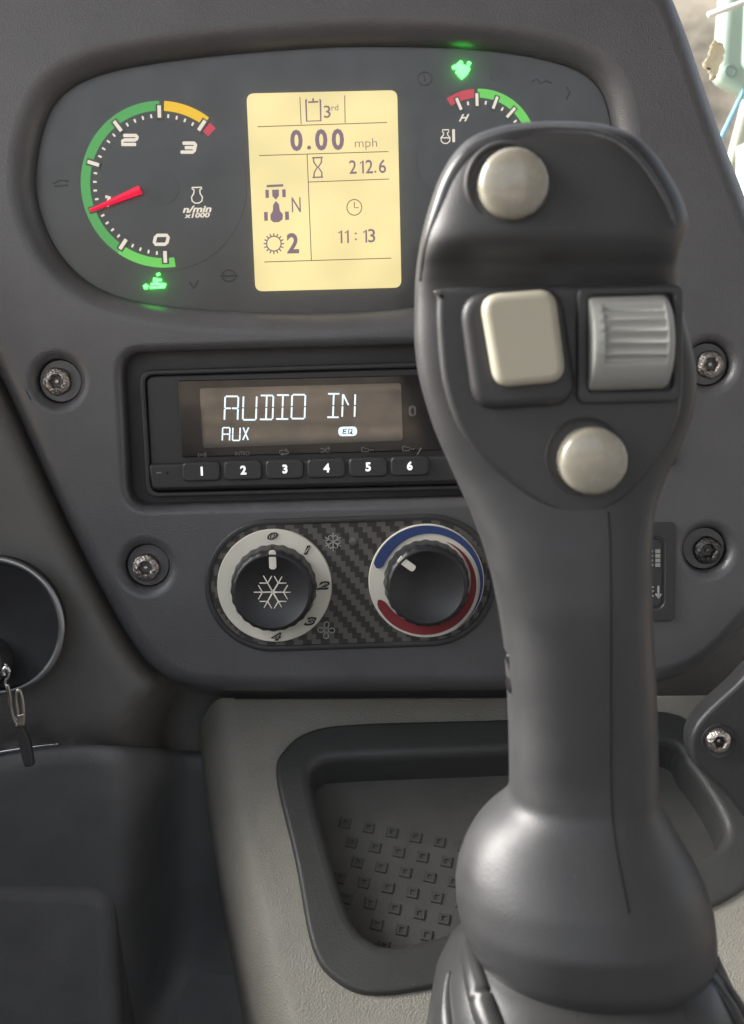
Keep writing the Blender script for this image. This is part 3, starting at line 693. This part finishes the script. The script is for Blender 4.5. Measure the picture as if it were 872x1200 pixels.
tray = thing('storage_tray', CN(600, 1000, -.02), 'black moulded storage tray with studded floor sunk in the beige console behind the joystick', 'tray')
rim_o = smooth([cuv(*p) for p in [(324, 912), (334, 880), (366, 858), (430, 850), (600, 845), (780, 836), (830, 880), (880, 940), (900, 1000), (872, 1042), (800, 1078), (640, 1125), (520, 1156), (440, 1167), (395, 1152), (366, 1112), (346, 1010)]], 6)
rim_i = smooth([cuv(*p) for p in [(365, 918), (374, 898), (410, 892), (600, 884), (770, 872), (806, 900), (842, 955), (846, 985), (818, 1006), (700, 1045), (560, 1085), (470, 1109), (432, 1102), (408, 1070), (384, 995)]], 6)
slab('tray_rim', rim_o, M_tray, tray, [rim_i], depth=.026, bevel=.0022, seg=5, frame=cframe(.0028), hole_bevel=.0045)
HF = -.020
fl_o = [(a * 1.0, c) for a, c in inset(rim_i if area2(rim_i) > 0 else rim_i[::-1], -.002)]
slab('tray_floor', fl_o, M_trayfloor, tray, depth=.002, frame=cframe(HF))
# studs of the floor: staggered rows, measured in the plane of the floor
st0 = Vector(cuv(405, 965, HF)); e1 = (Vector(cuv(515, 987, HF)) - st0) / 4; e2 = (Vector(cuv(442, 1084, HF)) - st0) / 5
from mathutils.geometry import intersect_point_tri_2d
def inside(p, poly):
    c = False
    for i in range(len(poly)):
        (x1, y1), (x2, y2) = poly[i - 1], poly[i]
        if (y1 > p[1]) != (y2 > p[1]) and p[0] < (x2 - x1) * (p[1] - y1) / (y2 - y1) + x1: c = not c
    return c
stud_me = None; safe = inset(rim_i if area2(rim_i) > 0 else rim_i[::-1], .0032); nst = 0
ex = e1.normalized(); ey = Vector((-ex.y, ex.x)) if (Vector((-ex.y, ex.x)).dot(e2) > 0) else Vector((ex.y, -ex.x)); hs = .0025
for j in range(0, 9):
    for i in range(-2, 15):
        p = st0 + e1 * i + e2 * j
        if not inside(p, safe): continue
        if nst > 110: continue
        nst += 1
        if stud_me is None:
            V = []
            for s_, h in ((1.0, 0), (.86, .0009), (.42, .0009), (.36, .0003)):
                for a, b_ in ((-1, -1), (1, -1), (1, 1), (-1, 1)):
                    q = (ex * a + ey * b_) * hs * s_; V.append(cu_ * q.x + cv_ * q.y + cn_ * h)
            F = [[k_ * 4 + m_, k_ * 4 + (m_ + 1) % 4, k_ * 4 + 4 + (m_ + 1) % 4, k_ * 4 + 4 + m_] for k_ in range(3) for m_ in range(4)] + [[12, 13, 14, 15]]
            stud_me = bpy.data.meshes.new('stud'); stud_me.from_pydata(V, [], F)
            bm = bmesh.new(); bm.from_mesh(stud_me); bmesh.ops.recalc_face_normals(bm, faces=bm.faces); bm.to_mesh(stud_me); bm.free(); stud_me.materials.append(M_stud)
        o = bpy.data.objects.new('stud', stud_me); link(o, tray, Q0 + cu_ * p.x + cv_ * p.y + cn_ * HF)

# ================================================================== IGNITION, KEYS, LOWER LEFT
YI = -.014
ign = thing('ignition_switch', W(-5, 810, YI), 'round black ignition switch plate with bright metal rim at the left edge', 'ignition switch')
ic = W(-7, 733, YI); s_ = S(-7, 733, YI)
V, F = [], []
for i in range(72):
    a = 2 * pi * i / 72
    for k_ in range(10):
        A = 2 * pi * k_ / 10; r = (80 + 4.2 * cos(A)) * s_; V.append((ic.x + r * cos(a), YI - .001 - 3.4 * s_ * sin(A), ic.z + r * sin(a)))
for i in range(72):
    for k_ in range(10): F.append([i * 10 + k_, i * 10 + (k_ + 1) % 10, ((i + 1) % 72) * 10 + (k_ + 1) % 10, ((i + 1) % 72) * 10 + k_])
mesh_obj('metal_rim', V, F, M_rim, ign, True)
lathe('switch_face', ic.x, ic.z, [(79 * s_, YI + .016), (79 * s_, YI), (74 * s_, YI + .001), (1e-5, YI + .002)], M_knob, ign, 64)
lk = W(-12, 772, YI); lathe('lock_barrel', lk.x, lk.z, [(27 * s_, YI + .002), (27 * s_, YI - .010), (25 * s_, YI - .012), (12 * s_, YI - .0125), (1e-5, YI - .012)], M_black, ign, 40)
YKy = YI - .014
keys = thing('key_ring', W(14, 790, YKy), 'bunch of keys hanging from the ignition, metal loops and a black fob', 'keys')
mbk = MB(); mbk.add(*tube_geo([W(*p, YKy) for p in smooth([(6, 778), (10, 784), (10, 792), (6, 800), (10, 812), (12, 826), (16, 838), (20, 846)], 4, False)], .0006, 8)); mbk.add(*tube_geo([W(*p, YKy - .001) for p in smooth([(5, 792), (4, 786), (8, 782), (11, 788)], 4, False)], .0009, 8)); mbk.build('wire_loop', M_steel, keys)
mbk = MB(); mbk.add(*tube_geo([W(*p, YKy - .001) for p in smooth([(9, 802), (12, 815), (14, 832), (18, 846), (24, 850)], 4, False)], .0007, 8)); mbk.add(*tube_geo([W(*p, YKy - .002) for p in smooth([(24, 852), (21, 834), (19, 818), (22, 808), (26, 818), (28, 836), (28, 848)], 4, False)], .0007, 8)); mbk.build('wire_loop', M_brass, keys)
slab('key_tag', round_poly(pxloop([(23, 848), (22, 836), (31, 834), (31, 848)], YKy), .0006), M_brass, keys, yf=YKy - .003, depth=.001, bevel=.0003)
slab('key_fob', round_poly(pxloop([(30, 898), (26, 884), (18, 848), (27, 846), (36, 868), (41, 896)], YKy), .001), M_black, keys, yf=YKy - .002, depth=.003, bevel=.0008)

low = thing('lower_panel', W(60, 960, .02), 'dark lower dash panel with thin bright metal edge, below the ignition', 'lower panel')
V, F = [], []
topc = smooth([(-460, 950), (-280, 930), (-120, 905), (-40, 890), (20, 879), (80, 872), (140, 874), (200, 878), (260, 884), (340, 890)], 5, False)
for px, py in topc:
    for dy, y_ in ((0, -.002), (4, -.0075), (10, -.009), (26, -.008), (70, .006), (420, .045)): V.append(W(px, py + dy, y_ + .07 * (lambda q: q * q * (3 - 2 * q))(min(1, max(0, (px - 130) / 95)))))
for i in range(len(topc) - 1):
    for k_ in range(5): F.append([i * 6 + k_, i * 6 + k_ + 1, (i + 1) * 6 + k_ + 1, (i + 1) * 6 + k_])
mesh_obj('panel', V, F, M_dark, low, True)
tp = [W(px, py - 1, -.0075) for px, py in topc[:int(len(topc) * .56)]]
mesh_obj('metal_edge', *tube_geo(tp, [.0011 * (1 - .75 * (i / len(tp)) ** 3) for i in range(len(tp))], 10), M_steel, low, True)

# footwell: back, floor and a low box
fw = slab('footwell', pxloop([(-400, 1500), (-400, 850), (700, 850), (700, 1500)], .10), M_dark, None, yf=.10, depth=.01); tag(fw, kind='structure')
fb = thing('footwell_box', W(60, 1220, .05), 'low dark box in the footwell at the bottom left', 'box')
bxl = round_poly(pxloop([(-200, 1330), (-200, 985), (150, 1000), (166, 1330)], .05), .014)
slab('box_body', bxl, M_dark, fb, yf=.012, depth=.08, bevel=.008)
fl_z = W(436, 1330, .1).z
flr = mesh_obj('floor', [(-.9, .11, fl_z), (.9, .11, fl_z), (.9, -1.2, fl_z - .02), (-.9, -1.2, fl_z - .02)], [[0, 1, 2, 3]], M_dark); tag(flr, kind='structure')

# ================================================================== JOYSTICK
YJ = -.165
js = thing('joystick', W(690, 1260, YJ), 'black control joystick with cream buttons, rocker and ribbed roller, in front of the dashboard', 'joystick')
SIL = [(143.5, 640, 672), (145, 622, 688), (148, 600, 702), (152, 582, 714), (158, 564, 727), (165, 549, 738), (175, 537, 749), (190, 525, 762), (210, 514, 775), (230, 507, 786), (250, 501, 794), (266, 497, 796), (280, 494, 791), (292, 492, 787), (310, 489, 786), (330, 487, 788), (360, 486, 794), (400, 486, 805), (430, 489, 811), (450, 493, 812), (475, 500, 810), (500, 508, 802), (520, 516, 794), (540, 525, 784), (560, 534, 775), (580, 543, 767), (600, 552, 762), (640, 567, 759), (680, 578, 759), (720, 586, 761), (760, 592, 763), (800, 595, 765), (850, 597, 767), (900, 598, 768), (928, 598, 768), (938, 592, 771), (946, 580, 776), (955, 568, 782), (968, 556, 789), (985, 546, 799), (1005, 538, 811), (1030, 534, 823), (1055, 535, 830), (1080, 540, 833), (1100, 549, 833), (1120, 560, 831), (1140, 570, 826), (1160, 578, 820), (1185, 584, 812)]
FRONT = [(143.5, .001), (145, .004), (150, .0085), (158, .0125), (170, .0155), (190, .0175), (240, .0195), (276, .0205), (288, .0200), (300, .0180), (314, .0145), (332, .0120), (352, .0108), (470, .0110), (560, .0120), (600, .0140), (640, .0165), (700, .0185), (800, .0185), (900, .0190), (930, .0200), (955, .0225), (985, .0265), (1020, .0315), (1060, .0350), (1100, .0350), (1140, .0315), (1185, .027)]
NEXP = [(143, 3), (170, 4.4), (300, 4.8), (560, 4.2), (640, 3.4), (720, 2.8), (920, 2.6), (970, 2.3), (1190, 2.2)]
def tab(T, x, col=1):
    if x <= T[0][0]: return T[0][col]
    for r0, r1 in zip(T, T[1:]):
        if x <= r1[0]:
            f_ = (x - r0[0]) / (r1[0] - r0[0]); return r0[col] + (r1[col] - r0[col]) * f_
    return T[-1][col]
def tabs(T, x, col=1, w=5):
    if x < 156: return tab(T, x, col)
    return sum(tab(T, x + d, col) for d in (-w, -w / 2, 0, w / 2, w)) / 5
def jsec(py, n=72):
    l, r = tabs(SIL, py, 1), tabs(SIL, py, 2); fr = tabs(FRONT, py, 1, 4); bk = min(fr * 1.0, .022); e = tab(NEXP, py)
    Lp, Rp = W(l, py, YJ), W(r, py, YJ); C = (Lp + Rp) / 2; ex_ = (Rp - Lp) / 2; out = []
    for i in range(n):
        a = 2 * pi * i / n; c, s_ = cos(a), sin(a)
        x = math.copysign(abs(c) ** (2 / e), c); y = math.copysign(abs(s_) ** (2 / e), s_)
        out.append(C + ex_ * x + Vector((0, -y * (fr if y > 0 else bk), 0)))
    return out
rows = [143.5, 144.2, 145, 146.5, 148, 150, 152, 155, 158, 161, 165, 170, 175, 182] + list(range(190, 284, 8)) + list(range(284, 336, 4)) + list(range(336, 920, 12)) + list(range(920, 1188, 5))
V, F = [], []
n = 96
for py in rows: V += jsec(py, n)
for k_ in range(len(rows) - 1):
    for i in range(n): F.append([k_ * n + i, k_ * n + (i + 1) % n, (k_ + 1) * n + (i + 1) % n, (k_ + 1) * n + i])
F.append(list(range(n))); F.append([(len(rows) - 1) * n + i for i in range(n)])
grip = mesh_obj('grip', V, F, M_stick, js, True)
def jfront(px, py):
    """front surface of the grip at this place"""
    l, r = tabs(SIL, py, 1), tabs(SIL, py, 2); e = tab(NEXP, py); fr = tabs(FRONT, py, 1, 4)
    x = min(.98, abs((px - (l + r) / 2) / ((r - l) / 2))); yy = YJ - fr * (1 - x ** e) ** (1 / e)
    return yy
# glossy bead added along the head's edge to catch a bright rim line
re_ = [(489, 330), (490, 308), (493, 288), (498, 266), (503, 250), (509, 231), (516, 212), (527, 192), (539, 177), (551, 167), (566, 160), (584, 154), (602, 150), (624, 147), (650, 146), (686, 147.5), (700, 150), (712, 154), (725, 160), (736, 167), (747, 177), (760, 192), (773, 212), (784, 232), (791, 251), (793, 265)]
re2 = smooth(re_, 4, False); nr = len(re2)
from mathutils.bvhtree import BVHTree
bvh = BVHTree.FromPolygons([Vector(p) for p in V], F)
PP = []; RR2 = []
for i, (px, py) in enumerate(re2):
    f_ = i / (nr - 1); r_ = (.0002 + .0019 * min(1, f_ / .22)) * max(0, 1 - f_) ** .6 + .0004
    d_ = (Vector((640, 300)) - Vector((px, py))).normalized()
    for ins in range(2, 20):
        q = Vector((px, py)) + d_ * (ins + r_ / S(px, py, YJ) * .55); dr = ray(q.x, q.y).normalized(); hit = bvh.ray_cast(CP, dr)
        if hit[0] is not None and hit[0].y < YJ + .001:
            PP.append(hit[0] - hit[1] * (-1 if hit[1].dot(dr) > 0 else 1) * r_ * .5); RR2.append(r_); break
for _ in range(3): PP = [PP[0]] + [(PP[k_ - 1] + PP[k_] * 2 + PP[k_ + 1]) / 4 for k_ in range(1, len(PP) - 1)] + [PP[-1]]
mesh_obj('highlight_bead', *tube_geo(PP, RR2, 14), M_edge, js, True)
# mould seam down the grip
sp_ = smooth([(713, 600), (715, 640), (716, 720), (716, 820), (716, 900), (718, 960), (725, 1010), (737, 1070)], 8, False)
P = []
for px, py in sp_:
    d = ray(px, py).normalized(); hit = bvh.ray_cast(CP, d)
    if hit[0]: P.append(hit[0])
mesh_obj('seam', *tube_geo([p + Vector((0, -.00002, 0)) for p in P],   .00020, 6), M_groove, js, True)
YFP = YJ - .0135
plate = slab('face_plate', smooth(pxloop([(520, 338), (513, 352), (514, 400), (522, 458), (546, 515), (598, 566), (650, 600), (698, 604), (740, 577), (775, 532), (797, 487), (799, 440), (791, 395), (779, 350), (770, 336), (645, 334)], YFP), 5), M_stick, js, yf=YFP, depth=.006, bevel=.0016, seg=4)
def dome(name, px, py, R, y, mat):
    c = W(px, py, y); s_ = S(px, py, y); r = R * s_
    lathe('button_collar', c.x - .0016, c.z + .0008, [(r * 1.22, y + .006), (r * 1.2, y + .0008), (r * 1.14, y - .0004), (r * 1.06, y - .0002), (r * 1.02, y + .001), (1e-5, y + .002)], M_black, js, 56)
    return lathe(name, c.x, c.z, [(r * 1.0, y + .004), (r * 1.0, y - .0040), (r * .985, y - .0050), (r * .94, y - .0058), (r * .84, y - .0064), (r * .6, y - .0069), (r * .3, y - .0072), (1e-5, y - .0073)], mat, js, 64, None, 60)
dome('round_button', 600, 217.5, 40.5, YJ - .0193, M_button)
dome('round_button', 692, 538.5, 39.5, YFP - .0002, M_button)
YRF = YFP - .0036
rf = slab('rocker_frame', round_poly(pxloop([(556, 482), (537, 345), (658, 334), (680, 474)], YRF), 33 * S(606, 410, YRF), 8), M_black, js, yf=YRF, depth=.005, bevel=.0026, seg=6)
slab('rocker', round_poly(pxloop([(581, 455), (562, 345), (651, 338), (665, 447)], YRF - .004), 22 * S(606, 410, YRF), 8), M_rocker, js, yf=YRF - .0048, depth=.006, bevel=.0022, seg=6)
# ribbed roller
rcx = W(739, 402, YFP - .004); rs_ = S(739, 402, YFP - .004)
slab('roller_housing', rrect(737, 404, 124, 136, 12, YFP), M_stick, js, [rrect(738, 402, 98, 110, 6, YFP)], yf=YFP - .0018, depth=.004, bevel=.0010, seg=3)
Rr = .0126; hwid = 47 * rs_; V, F = [], []
px_prof = [(-1, .55), (-1, .96), (-.97, .99), (-.9, 1), (-.74, 1), (-.72, 1), (.80, 1), (.815, 1), (.92, .985), (.97, .95), (1.0, .90), (1.0, .5)]
nn_ = 180
for xx, kf in px_prof:
    for i in range(nn_):
        a = 2 * pi * i / nn_; ang = (math.degrees(a)) % 360       # 0 = towards the viewer, 90 = up
        A2 = ang if ang < 180 else ang - 360
        rb = .0
        if -26 < A2 < 54.6 and -.73 < xx < .81: rb = .085 * (.5 - .5 * cos(2 * pi * (A2 + 26) / 13.43)) ** .8
        r = Rr * (kf - rb); V.append((rcx.x + xx * hwid, YFP + .0028 - r * cos(a), rcx.z + r * sin(a)))
for k_ in range(len(px_prof) - 1):
    for i in range(nn_): F.append([k_ * nn_ + i, k_ * nn_ + (i + 1) % nn_, (k_ + 1) * nn_ + (i + 1) % nn_, (k_ + 1) * nn_ + i])
F.append(list(range(nn_))); F.append([(len(px_prof) - 1) * nn_ + i for i in range(nn_)])
mesh_obj('roller', V, F, M_roller, js, True, 40)
# hinge stub on the left of the grip
slab('hinge_stub', smooth(pxloop([(593, 768), (597, 765), (601, 772), (603, 788), (602, 802), (599, 810), (595, 808), (597, 790)], YJ - .004), 4), M_gloss, js, yf=YJ - .006, depth=.008, bevel=.0008)
# skirt under the grip, down to the console
SK = [(1100, 552, 832, .026), (1112, 538, 838, .033), (1130, 524, 846, .038), (1160, 511, 860, .043), (1200, 504, 880, .047), (1260, 496, 905, .052), (1420, 480, 960, .075), (1560, 470, 990, .09)]
V, F = [], []
n = 72
for py, l, r, fr in SK:
    Lp, Rp = W(l, py, YJ), W(r, py, YJ); C = (Lp + Rp) / 2; ex_ = (Rp - Lp) / 2
    for i in range(n):
        a = 2 * pi * i / n; c, s_ = cos(a), sin(a); e = 2.6
        V.append(C + ex_ * math.copysign(abs(c) ** (2 / e), c) + Vector((0, -math.copysign(abs(s_) ** (2 / e), s_) * fr, 0)))
for k_ in range(len(SK) - 1):
    for i in range(n): F.append([k_ * n + i, k_ * n + (i + 1) % n, (k_ + 1) * n + (i + 1) % n, (k_ + 1) * n + i])
F.append(list(range(n))); F.append([(len(SK) - 1) * n + i for i in range(n)])
M_skirt = plastic('skirt_vinyl', (.04, .041, .041), .34, .5, .08, 1500, .1, dust=.08)
mesh_obj('skirt', V, F, M_skirt, js, True)
sbvh = BVHTree.FromPolygons([Vector(p) for p in V], F)
def rib(pts, w):
    P = []; sp2 = smooth(pts, 6, False)
    for px, py in sp2:
        dr = ray(px, py).normalized(); hit = sbvh.ray_cast(CP, dr)
        if hit[0] is not None: P.append(hit[0] + dr * w * .25)
    for _ in range(14): P = [P[0]] + [(P[k_ - 1] + P[k_] * 2 + P[k_ + 1]) / 4 for k_ in range(1, len(P) - 1)] + [P[-1]]
    mesh_obj('rib', *tube_geo(P, [w * (.45 + .55 * min(1, k_ / (len(P) * .6))) for k_ in range(len(P))], 14), M_skirt, js, True)
rib([(546, 1098), (550, 1115), (557, 1145), (568, 1180), (582, 1215), (604, 1258)], .0042)
rib([(528, 1140), (524, 1165), (526, 1200), (532, 1240)], .0026)
rib([(826, 1140), (843, 1160), (858, 1186), (874, 1220)], .0022)
rib([(838, 1136), (852, 1156), (866, 1180), (884, 1214)], .0018)

# ================================================================== OUTSIDE, seen past the right edge of the dashboard
def noise_mat(name, c1, c2, scale, rough=.9):
    m = bpy.data.materials.new(name); m.use_nodes = True; t = m.node_tree; b = t.nodes['Principled BSDF']
    tc = t.nodes.new('ShaderNodeTexCoord'); nz = t.nodes.new('ShaderNodeTexNoise'); nz.inputs['Scale'].default_value = scale; nz.inputs['Detail'].default_value = 8; nz.inputs['Roughness'].default_value = .65
    rp = t.nodes.new('ShaderNodeValToRGB'); rp.color_ramp.elements[0].position = .38; rp.color_ramp.elements[1].position = .62
    rp.color_ramp.elements[0].color = (*c1, 1); rp.color_ramp.elements[1].color = (*c2, 1)
    t.links.new(tc.outputs['Object'], nz.inputs['Vector']); t.links.new(nz.outputs[0], rp.inputs[0]); t.links.new(rp.outputs[0], b.inputs['Base Color']); b.inputs['Roughness'].default_value = rough
    return m
M_soil = noise_mat('soil', (.045, .035, .027), (.62, .49, .36), .16)
M_bank = noise_mat('bank_soil', (.09, .075, .06), (.34, .29, .23), 1.6)
gz = -1.5
g = mesh_obj('ground', [(-150, -150, gz), (150, -150, gz), (150, 150, gz), (-150, 150, gz)], [[0, 1, 2, 3]], M_soil); tag(g, kind='structure')
V, F = [], []
for j in range(14):
    for i in range(40):
        x = -3 + i * .35; y_ = 5 + j * .4; h = 6.5 * (j / 13) ** .8 + .25 * sin(i * 1.3 + j) * (j > 0) + .2 * random.random() * (j > 0); V.append((x, y_, gz - .02 + h))
for j in range(13):
    for i in range(39): F.append([j * 40 + i, j * 40 + i + 1, (j + 1) * 40 + i + 1, (j + 1) * 40 + i])
tag(mesh_obj('hill', V, F, M_bank, None, True), kind='structure')
YW = .16
ws = thing('windscreen', W(900, 300, YW), 'clear window pane beside the right edge of the dashboard', 'window')
slab('pane', pxloop([(700, 420), (700, -120), (1150, -120), (1150, 420)], YW), P_glass, ws, yf=YW, depth=.004)
M_chip = plastic('cream_paint', (.62, .58, .46), .8, .3, .6, 400, .12)
pc = smooth(pxloop([(824, 74), (830, 66), (833, 53), (838, 47), (841, 51), (846, 52), (848, 66), (842, 80), (838, 92), (833, 93), (831, 84), (826, 80)], YW - .002), 3)
pc = [(x + .0006 * sin(i * 2.7), z + .0006 * cos(i * 3.9)) for i, (x, z) in enumerate(pc)]
o = slab('dried_mud', pc, M_chip, None, yf=YW - .0042, depth=.004, bevel=.0006, seg=2); 
t = M_chip.node_tree; tl_ = t.nodes.new('ShaderNodeBsdfTranslucent'); tl_.inputs[0].default_value = (.75, .68, .52, 1); ms = t.nodes.new('ShaderNodeMixShader'); ms.inputs[0].default_value = .55
t.links.new(t.nodes['Principled BSDF'].outputs[0], ms.inputs[1]); t.links.new(tl_.outputs[0], ms.inputs[2]); t.links.new(ms.outputs[0], t.nodes['Material Output'].inputs[0])
tag(o, 'cream patch of dried mud on the window glass beside the dashboard', 'mud')
YT = .55
M_tank = plastic('pale_green_plastic', (.44, .56, .49), .35, .5, 0, 1, .06)
tk = thing('plastic_panel', W(900, 120, YT), 'pale green plastic panel with rounded corner outside the window at the top right', 'panel')
body_l = round_poly(pxloop([(1000, 160), (872, 108), (841, 92), (852, -40), (1000, -80)], YT), .012)
slab('panel_body', body_l, M_tank, tk, yf=YT, depth=.02, bevel=.008, seg=5)
slab('raised_field', round_poly(pxloop([(1000, 130), (868, 82), (872, -10), (1000, -60)], YT), .01), M_tank, tk, yf=YT - .006, depth=.008, bevel=.005, seg=4)
M_emb = plastic('emblem_print', (.26, .36, .34), .4, .5, 0, 1, .05)
strokes('round_emblem', [[(856 + 6 * cos(a * pi / 6), 83 + 6.5 * sin(a * pi / 6)) for a in range(12)] + [(862, 83)]], 2.6, M_emb, tk, YT - .0005)
lg = []
px0 = W(905, 150, YT)
slab('leg', [(px0.x, gz), (px0.x + .05, gz), (px0.x + .05, px0.z), (px0.x, px0.z)], M_tank, tk, yf=YT + .05, depth=.05)
M_bl = plastic('blue_pipe_plastic', (.30, .56, .72), .4, .5, 0, 1, .05)
pA, pB = W(848, 156, .5), W(900, 48, .62)
pE = pA + (pA - pB).normalized() * 1.2
o = mesh_obj('pipe', *tube_geo([pE, pA, pB], .0016 * 1.3, 12), M_bl, None, True); tag(o, 'thin light blue pipe slanting below the pale green panel outside', 'pipe')
M_post = plastic('cream_post', (.55, .52, .43), .6, .4, 0, 1, .08)
pA, pB = W(858, 190, .7), W(885, 85, .7); pE = pA + (pA - pB) * 5
o = mesh_obj('post', *tube_geo([pE, pA, pB], .006, 12), M_post, None, True); tag(o, 'cream leaning post outside the window, right of the blue pipe', 'post')
M_wht = plastic('white_bar_paint', (.75, .77, .76), .5, .4, 0, 1, .05)
pA, pB = W(830, 18, .5), W(920, -14, .5)
o = mesh_obj('bar', *tube_geo([pA, pB], .0024, 12), M_wht, None, True); tag(o, 'white bar outside the window above the dried mud', 'bar')
